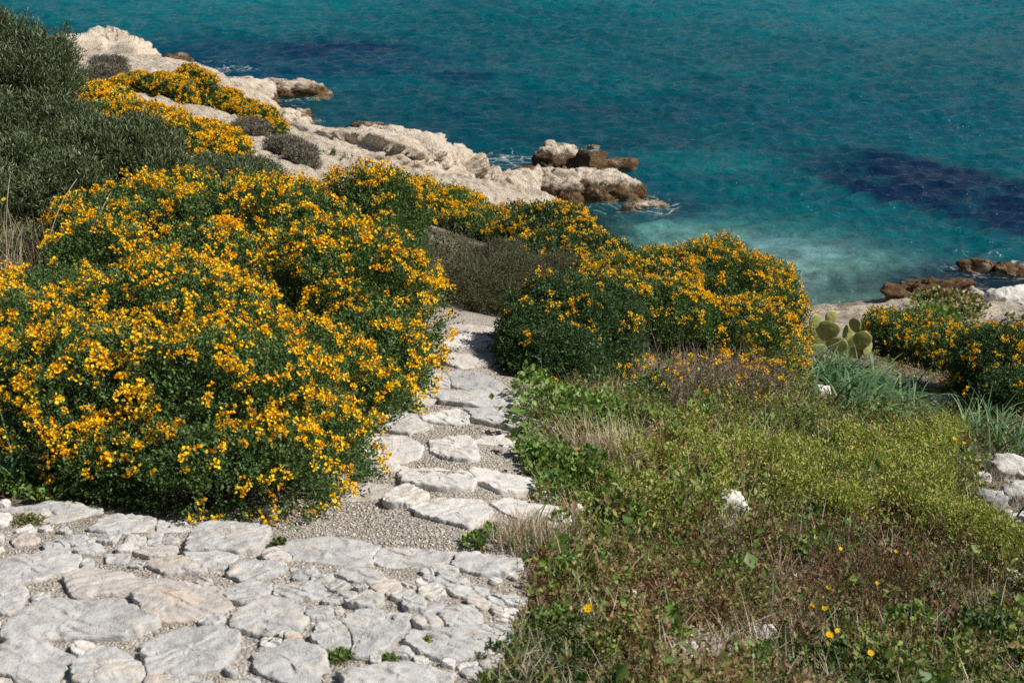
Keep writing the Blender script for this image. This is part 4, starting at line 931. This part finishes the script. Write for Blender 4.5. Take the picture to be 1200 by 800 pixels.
# ------------------------------------------------------------------ grasses, blades and stalks
def tuft(label, u, v, n, L, w, mat, seed, spread=.05, lean=(.1, .7), droop=(.2, 1.2), az=None, name='grass_tuft', group=None, cat='grass tuft', K=6, part=None, sy=None):
    r = np.random.default_rng(seed); us = np.atleast_1d(u); vs = np.atleast_1d(v)
    C = G(us, vs); c0 = C.mean(0); c0[2] = GZ(c0[0], c0[1])
    o = thing(name, label, cat, c0, group)
    k_ = r.integers(0, len(C), n); root = C[k_].copy(); root[:, 0] += r.normal(size=n) * spread; root[:, 1] += r.normal(size=n) * (sy or spread)
    root[:, 2] = GZ(root[:, 0], root[:, 1]) - .005
    a = r.uniform(0, 6.283, n) if az is None else az[0] + r.normal(size=n) * az[1]
    V, F = blades(root, a, L * r.uniform(.5, 1.15, n), r.uniform(*lean, n), r.uniform(*droop, n), w * r.uniform(.6, 1.2, n), K, .4)
    mk(part or 'blades', V, F, M[mat], o, np.repeat(r.random(n), 2 * K)); return o
AG = 'clumps of long strap-shaped leaves'
tuft('large clump of long arching strap leaves in front of the prickly pear', [955, 985, 1005, 1025, 1045, 1015], [450, 446, 455, 468, 480, 486], 760, .40, .0145, 'blade', 61, .13, (.25, 1.1), (.9, 2.2), name='strap_leaved_plant', group=AG, cat='plant', K=8)
tuft('strap-leaved clump in the shade under the rightmost flowering shrub', [1155, 1175, 1165], [512, 520, 526], 170, .34, .011, 'blade', 62, .11, (.2, .9), (.5, 1.6), name='strap_leaved_plant', group=AG, cat='plant', K=7)
tuft('strap leaves bending over the right-edge boulders', [1165, 1195, 1185], [640, 655, 625], 75, .27, .010, 'blade', 63, .06, (.2, .8), (.4, 1.6), name='strap_leaved_plant', group=AG, cat='plant', K=7)
tuft('small strap-leaved tuft among the brown stalks', [1000, 975], [640, 648], 42, .17, .009, 'blade', 64, .03, (.4, 1.1), (.2, 1.2), name='strap_leaved_plant', group=AG, cat='plant')
tuft('strap leaves hanging by the cream stone at the left border', [8, 20], [572, 560], 46, .30, .011, 'blade', 65, .03, (.0, .5), (.6, 2.2), name='strap_leaved_plant', group=AG, cat='plant', K=8)
DG = 'tufts of dry grass'
tuft('dry straw tuft overhanging the white slab of the nearest step', [605, 625, 640], [638, 634, 640], 700, .13, .0024, 'straw', 66, .04, (.0, .7), (.0, .9), group=DG, K=4)
tuft('flattened dry grass tuft in the herbs right of the path', [690, 720, 745], [545, 548, 552], 1500, .24, .0030, 'straw', 67, .07, (.3, 1.3), (.0, .8), az=(3.3, .9), group=DG, K=4)
tuft('dry grass at the root of the dark leafy shrub', [680, 720, 650], [480, 478, 485], 230, .2, .0025, 'straw', 68, .07, (.1, .9), (.0, .8), group=DG, K=4)
tuft('pale dry grass and stalks at the left border above the flowers', [25, 60, 95, 10], [335, 330, 325, 300], 260, .34, .003, 'straw', 69, .13, (.0, .7), (.0, 1.0), group=DG, K=5)
tuft('brown bare stalks rising at the right foot of the domed shrub', [800, 840, 880], [455, 462, 455], 420, .32, .003, 'twig', 70, .12, (.1, .9), (-.2, .4), group=DG, K=4)
tuft('brown stalk tuft left of the knobbly white stone', [780, 830], [640, 650], 260, .12, .003, 'twig', 71, .07, (.2, 1.1), (.0, .6), group=DG, K=4)
tuft('grey-green fresh grass under the dry stalks at left', [30, 90, 120], [400, 370, 350], 900, .24, .005, 'heath', 72, .1, (.1, .8), (.2, 1.3), group=DG, K=5)
tuft('thin dry grass around the right-edge boulders', [1165, 1180, 1150], [575, 600, 610], 240, .14, .0022, 'straw', 73, .08, (.2, 1.1), (.0, .8), group=DG, K=4)
tuft('reddish dry plume standing above the domed shrub against the bay', [893], [372], 26, .42, .004, 'redbrown', 74, .02, (.0, .2), (-.1, .2), group=DG, K=4)
_r = np.random.default_rng(75); _q = poly_sample([(1050, 440), (1110, 425), (1170, 455), (1150, 480), (1090, 470)], 900, _r); _p = G(_q[:, 0], _q[:, 1])
V, F = blades(_p, _r.uniform(0, 6.28, 900), _r.uniform(.03, .07, 900), _r.uniform(.3, 1.2, 900), _r.uniform(0, .6, 900), _r.uniform(.002, .005, 900), 3)
tag(mk('dry_turf', V, F, M['straw'], tint=np.repeat(_r.random(900), 6)), kind='stuff')
# long single stalks
STK = [((1040, 700), (1175, 610)), ((880, 690), (950, 600)), ((1015, 600), (1030, 500)), ((940, 680), (985, 590)), ((860, 655), (878, 590)), ((45, 330), (90, 210)), ((8, 330), (12, 205)), ((100, 330), (130, 225)), ((905, 470), (985, 400)), ((802, 520), (806, 462))]
for k_, ((u0, v0), (u1, v1)) in enumerate(STK):
    a = G(u0, v0)[0]; t0 = a[1] / .9; b_ = P(u1, v1, t0 * .985); d = b_ - a; ln = float(np.linalg.norm(d))
    pts = [a + d * f + np.array([0, 0, 1]) * .12 * ln * math.sin(f * 3.14) for f in np.linspace(0, 1, 7)]
    L = []
    for i in range(6):
        dv = (pts[i + 1] - pts[i])[None]; V, F = scat(T_stem(.9), pts[i][None], frames(dv), np.array([[.0022, np.linalg.norm(dv) * 1.02, .0022]])); L.append((V, F, np.full(6, .7)))
    V, F, T = join(L)
    labs = ['long bent dry stalk leaning right above the brown weeds near the right border', 'curved dry stalk rising from the brown weeds right of the knobbly stone', 'upright thin stalk in the yellow-green bush', 'curved stalk just right of the small strap-leaved tuft', 'short dry stalk below the knobbly white stone',
            'orange-tinted stalk leaning right at the left border', 'straight stalk hugging the left border', 'pale stalk leaning over the edge of the broad flowering shrub', 'green stalk leaning right below the prickly pear', 'thin upright stalk by the leafy verge']
    tag(mk('dry_stalk', V, F, M['straw'], tint=T, origin=a), labs[k_], 'stalk', 'single dry stalks')

# yellow flowers
YF = [(690, 713, .017, 'single yellow dandelion in the grass right of the terrace'), (953, 709, .012, 'left yellow flower of the pair above the bottom weeds'), (967, 712, .013, 'right yellow flower of the pair above the bottom weeds'),
      (972, 744, .014, 'lower yellow flower touching a smaller one'), (981, 739, .010, 'smaller yellow flower touching a lower one'), (1020, 765, .012, 'lowest yellow flower near the bottom edge'), (971, 688, .010, 'yellow flower above the pair in the brown weeds'),
      (1028, 683, .009, 'tiny yellow flower among dry stalks'), (1050, 646, .009, 'small yellow flower highest in the brown weeds'), (1118, 514, .012, 'yellow flower on the yellow-green bush, upper of two'), (1130, 519, .010, 'yellow flower on the yellow-green bush, lower of two'), (1000, 524, .012, 'yellow flower in the middle of the yellow-green bush'), (5, 234, .02, 'yellow flower at the left border before the dark bush'),
      (985, 643, .010, 'yellow flower beside the small strap-leaved tuft')]
for k_, (u, v, s, lab) in enumerate(YF):
    r = np.random.default_rng(400 + k_)
    c = G(u, v + 14)[0]; top = P(u, v, c[1] / .9 * .985)
    if 500 < v < 530: top = P(u, v, 7.0)
    if u < 10: top = P(u, v, 8.9)
    c = np.array([top[0] + .01, top[1] + .01, GZ(top[0], top[1])])
    o = thing('yellow_flower', lab, 'flower', c, 'scattered yellow daisies')
    n = 16; az = np.linspace(0, 6.28, n, endpoint=False) + r.normal(size=n) * .1; d = np.stack([np.cos(az), np.sin(az), .25 + .2 * r.random(n)], -1)
    tl = nrm(np.array([[r.normal() * .2, -.5, 1]]))[0]; zx = nrm(np.cross([0, 1, 0], tl)); zy = np.cross(tl, zx); Mx = np.stack([zx, zy, tl], -1)
    V, F = scat(T_leaf(.42, .05), np.zeros((n, 3)), frames_up(d, .1, r), np.full(n, s)); V = V @ Mx.T + top
    mk('petals', V, F, M['yellow'], o, np.repeat(r.random(n), 2))
    V, F = rock_geo(top + tl * s * .12, (s * .25, s * .25, s * .15), 3, sub=3, rough=.1, cells=5); mk('flower_centre', V, F, M['yellow'], o, np.zeros(len(F)))
    dv = (top - c)[None]; V, F = scat(T_stem(.8), c[None], frames(dv), np.array([[.0012, np.linalg.norm(dv), .0012]])); mk('stem', V, F, M['grass'], o, np.full(6, .4))

# ------------------------------------------------------------------ prickly pear
cc = G(975, 412)[0]; tC = cc[1] / .92
cac = thing('prickly_pear', 'prickly pear cactus with flat yellowish pads above the strap-leaved clump', 'cactus', cc)
PADS = [(952, 372, 46, 56, .4, .15), (1022, 404, 50, 56, .7, .1), (938, 392, 44, 54, -.5, .25), (1006, 376, 40, 50, -.4, -.2), (974, 368, 44, 58, .3, -.1), (930, 381, 25, 55, .9, -.35), (947, 386, 38, 62, .1, .05), (946, 400, 64, 72, .15, -.1), (969, 383, 78, 74, -.2, .1), (965, 397, 80, 70, .1, -.1), (983, 400, 60, 60, -.3, .2), (996, 385, 46, 66, .5, .2), (1000, 400, 70, 80, .0, .05), (1015, 394, 60, 66, -.1, .25), (981, 384, 24, 50, 1.2, .1), (957, 406, 60, 50, .2, 0), (1008, 408, 60, 44, .3, 0), (985, 409, 70, 40, .1, 0), (935, 402, 40, 50, .6, -.3)]
V0, F0 = ICO[4]
for k_, (u, v, w, h, yaw, roll) in enumerate(PADS):
    u = 975 + (u - 975) * .88; v = v + 5; t = tC - .05 + .16 * ((k_ * 7) % 5 - 2) / 2.5; c = P(u, v, t); s = t / FPX / 4 * 1.42
    W = V0.copy(); W[:, 0] *= (1 + .25 * W[:, 2]); W = W * [w * s / 2, .013, h * s / 2]
    W += .004 * fbm(V0 * 3 + k_, 3, k_)[:, None] * V0
    ca, sa = math.cos(roll), math.sin(roll); W = np.stack([W[:, 0] * ca + W[:, 2] * sa, W[:, 1], -W[:, 0] * sa + W[:, 2] * ca], -1)
    ca, sa = math.cos(yaw), math.sin(yaw); W = np.stack([W[:, 0] * ca - W[:, 1] * sa, W[:, 0] * sa + W[:, 1] * ca, W[:, 2]], -1)
    mk('pad', W + c, F0, M['cactus'], cac, smooth=True, origin=c)

# ------------------------------------------------------------------ ground cover (uncountable)
AVOID = [(724, 535, 46, 26), (856, 616, 20, 20), (805, 778, 60, 24), (690, 724, 24, 12), (884, 750, 26, 12), (618, 632, 34, 16), (1172, 590, 40, 40), (858, 782, 20, 14)]
def cover(name, polys, n, mat, size, w, h, seed, per=9, up=1.6, jit=.7, tl=T_leaf, dens=None):
    r = np.random.default_rng(seed); q = np.vstack([poly_sample(pl, int(n * f), r) for pl, f in polys])
    hit = np.zeros(len(q), bool)
    for a_, b_, c_, d_ in AVOID: hit |= ((q[:, 0] - a_) / c_) ** 2 + ((q[:, 1] - b_) / d_) ** 2 < 1
    q = q[~hit | (r.random(len(q)) < .12)]
    p = G(q[:, 0], q[:, 1]); ok = free_of_stones(p, .85)
    if dens is not None: ok &= r.random(len(p)) < dens(p)
    ok &= (fbm(p * [1, 1, 0] * 7.5, 2, 55) > -.13) | (r.random(len(p)) < .15) | (p[:, 1] > 13)
    p = p[ok]; N = len(p); h = h * 1.25; size = size * 1.12
    sd = nrm(np.array([0, 0, up]) + r.normal(size=(N, 3)) * .5); hh = h * r.uniform(.3, 1.25, N) * np.clip(1 + 1.7 * fbm(p * 2.2, 3, 77) + .7 * fbm(p * 7, 2, seed), .25, 2.6)
    s = np.tile(np.linspace(.05, 1, per), N); dd = np.repeat(sd, per, 0)
    pos = np.repeat(p, per, 0) + dd * (s * np.repeat(hh, per))[:, None] + r.normal(size=(N * per, 3)) * h * .07
    ld = nrm(dd * .45 + nrm(r.normal(size=dd.shape)) * jit)
    tt = np.clip(np.repeat(np.clip(.5 + fbm(p * 2.2, 3, seed + 1) * .9, 0, 1) * .5 + .25 * r.random(N), per) + .25 * r.random(N * per), 0, 1)
    V, F = scat(tl(w, .12), pos, frames_up(ld, .7, r), size * r.uniform(.6, 1.2, len(pos)) * np.repeat(np.exp(r.normal(size=N) * .35), per))
    V2, F2 = scat(T_stem(.6), p, frames(sd, r), np.stack([np.full(N, .0010), hh, np.full(N, .0010)], -1))
    V, F, T = join([(V, F, np.repeat(tt, 2)), (V2, F2, np.repeat(.7 + .3 * r.random(N), 6))])
    return tag(mk(name, V, F, M[mat], tint=T), kind='stuff')
SLOPE = [(600, 640), (625, 590), (615, 490), (700, 440), (900, 440), (1000, 470), (1260, 500), (1260, 860), (540, 860), (585, 770), (610, 700)]
cover('ground_cover', [(SLOPE, 1)], 19000, 'cover', .017, .5, .075, 81, dens=lambda p: np.clip(.55 + 2.2 * fbm(p * 2.4, 3, 91), .08, 1))
cover('broad_leaved_weeds', [(SLOPE, .45), ([(600, 500), (760, 440), (860, 560), (700, 680), (610, 640)], .4), ([(760, 640), (1120, 640), (1100, 790), (760, 790)], .15)], 4600, 'mallow', .024, .85, .075, 811, per=5, up=1.2, dens=lambda p: np.clip(.25 + 2.6 * fbm(p * 2.6, 2, 14), 0, 1))
cover('outer_slope_herbs', [([(1200, 470), (1355, 470), (1355, 895), (1200, 895)], 1)], 3500, 'cover', .022, .5, .08, 815, per=9)
cover('mixed_herbs', [([(680, 640), (740, 490), (1140, 490), (1150, 640)], 1)], 3600, 'cover', .020, .5, .11, 813, per=10, up=1.8)
cover('broad_herbs', [([(680, 640), (740, 490), (1140, 490), (1150, 640)], 1)], 700, 'mallow', .026, .7, .12, 814, per=8, up=1.6, dens=lambda p: np.clip(.2 + 2 * fbm(p * 3, 2, 34), 0, 1))
cover('reddish_undergrowth', [([(640, 600), (1150, 540), (1200, 760), (700, 780)], 1)], 3200, 'redbrown', .016, .5, .09, 812, per=6, up=1.0, dens=lambda p: np.clip(.0 + 2.2 * fbm(p * 2.1, 2, 24), 0, 1))
cover('yellow_green_herbs', [([(640, 600), (700, 500), (860, 455), (1140, 490), (1145, 570), (1090, 630), (850, 640), (700, 640)], 1)], 5200, 'herb', .017, .45, .075, 82, per=12, dens=lambda p: np.clip(.6 + 1.2 * fbm(p * 2, 2, 4), .1, 1))
cover('red_brown_weeds', [([(700, 660), (830, 610), (1000, 610), (1130, 600), (1170, 680), (1120, 770), (900, 760), (720, 740)], 1)], 4200, 'redbrown', .015, .4, .11, 83, per=9, up=1.0)
cover('dark_green_weeds', [([(1030, 720), (1260, 700), (1260, 860), (1000, 860)], .4), ([(560, 770), (700, 690), (770, 770), (800, 860), (540, 860)], .3), ([(870, 740), (1040, 730), (1020, 860), (860, 860)], .3)], 4200, 'leaf', .019, .35, .05, 84, per=8, up=1.0)
cover('green_herbs', [([(630, 640), (760, 560), (840, 620), (820, 700), (700, 690)], .5), ([(850, 560), (1000, 570), (1000, 660), (860, 650)], .5)], 2600, 'mallow', .017, .6, .06, 85, per=8)
cover('upland_herbs', [([(620, 470), (740, 430), (860, 420), (1260, 400), (1260, 520), (1000, 480), (900, 500), (640, 520)], .7), ([(-110, 520), (60, 520), (90, 400), (160, 300), (90, 225), (-110, 215)], .5)], 8500, 'cover', .018, .5, .06, 86, dens=lambda p: np.clip(.6 + 1.6 * fbm(p * 1.2, 2, 4), 0, 1))
cover('olive_undergrowth', [([(-110, 420), (80, 420), (110, 330), (70, 230), (-110, 220)], .6), ([(440, 255), (560, 290), (560, 350), (480, 380), (420, 330)], .4)], 3200, 'heath', .022, .4, .11, 861, up=1.8)
cover('shore_herbs', [([(1000, 378), (1260, 366), (1260, 400), (1010, 400)], .5), ([(160, 125), (330, 165), (420, 190), (250, 160)], .5)], 1500, 'cover', .035, .5, .05, 87, dens=lambda p: np.clip(.1 + 1.8 * fbm(p * 1.2, 2, 4), 0, 1))
r = np.random.default_rng(90)
for nm, poly, n_, L_, w_, mt_, sd_ in (('bare_stalks', [(760, 620), (1000, 600), (1180, 600), (1180, 760), (1000, 790), (760, 760)], 900, (.08, .26), .0036, 'twig', 1), ('pale_stalks', SLOPE, 500, (.06, .22), .003, 'straw', 2), ('herb_stalks', [(700, 600), (760, 500), (1140, 490), (1150, 620)], 900, (.08, .26), .0028, 'straw', 4), ('green_grass', SLOPE, 1300, (.05, .16), .0055, 'grass', 3)):
    qq = poly_sample(poly, n_, r); pp = G(qq[:, 0], qq[:, 1]); pp = pp[free_of_stones(pp, .8)]; n = len(pp)
    V, F = blades(pp, r.uniform(0, 6.28, n), r.uniform(*L_, n), r.uniform(.3, 1.45, n), r.uniform(-.9, 1.3, n), w_ * r.uniform(.5, 1.1, n), 6, .5)
    tag(mk(nm, V, F, M[mt_], tint=np.repeat(r.random(n), 12)), kind='stuff')
# dry thatch lying on the slope
r = np.random.default_rng(88); qq = poly_sample(SLOPE, 13000, r); pp = G(qq[:, 0], qq[:, 1]); pp = pp[free_of_stones(pp, .8)]; n = len(pp)
V, F = blades(pp, r.uniform(0, 6.28, n), r.uniform(.03, .13, n), r.uniform(.3, 1.45, n), r.uniform(0, .9, n), r.uniform(.0014, .0034, n), 3)
tag(mk('dry_grass', V, F, M['straw'], tint=np.repeat(r.random(n) ** 1.4, 6)), kind='stuff')
# fallen petals under the nearest shrub
qq = poly_sample([(230, 600), (330, 590), (400, 560), (430, 580), (330, 615)], 260, r); pp = G(qq[:, 0], qq[:, 1]); n = len(pp)
V, F = scat(T_leaf(.7, .1), pp + [0, 0, .004], frames_up(r.normal(size=(n, 3)) * [1, 1, .1], .3, r), r.uniform(.005, .010, n))
tag(mk('fallen_petals', V, F, M['blossom'], tint=np.repeat(r.random(n) * .3, 2)), kind='stuff')

# ------------------------------------------------------------------ camera, light, world
cam = bpy.data.cameras.new('camera'); co = bpy.data.objects.new('camera', cam); col.objects.link(co); scene.camera = co
cam.sensor_width = 36; cam.lens = 36 * FPX / 1200; cam.clip_end = 9000; cam.clip_start = .05
co.location = (0, 0, CAMZ); co.rotation_euler = (R(90) - PITCH, 0, 0)
cam.dof.use_dof = True; cam.dof.focus_distance = 8.0; cam.dof.aperture_fstop = 7.0
SUN = nrm(np.array([.99 * math.cos(R(46)), -.12 * math.cos(R(46)), math.sin(R(46))]))
sun = bpy.data.lights.new('sun', 'SUN'); so = bpy.data.objects.new('sun', sun); col.objects.link(so)
sun.energy = 5.0; sun.angle = R(.5); sun.color = (1, .94, .85)
so.rotation_euler = Vector(SUN.tolist()).to_track_quat('Z', 'Y').to_euler()
w = bpy.data.worlds.new('World'); scene.world = w; w.use_nodes = True; t = w.node_tree; t.nodes.clear()
sk = t.nodes.new('ShaderNodeTexSky'); sk.sky_type = 'NISHITA'; sk.sun_disc = False; sk.sun_elevation = math.asin(SUN[2]); sk.sun_rotation = math.atan2(SUN[0], SUN[1])
bg = t.nodes.new('ShaderNodeBackground'); bg.inputs[1].default_value = .05; ou = t.nodes.new('ShaderNodeOutputWorld')
t.links.new(sk.outputs[0], bg.inputs[0]); t.links.new(bg.outputs[0], ou.inputs[0])
vs = scene.view_settings; vs.view_transform = 'Standard'; vs.look = 'None'; vs.gamma = 1; vs.exposure = .25; vs.use_curve_mapping = False
scene.cycles.sample_clamp_direct = 2; scene.cycles.sample_clamp_indirect = 4; scene.cycles.max_bounces = 6; scene.cycles.diffuse_bounces = 3; scene.cycles.glossy_bounces = 2; scene.cycles.transparent_max_bounces = 8; scene.cycles.use_denoising = False
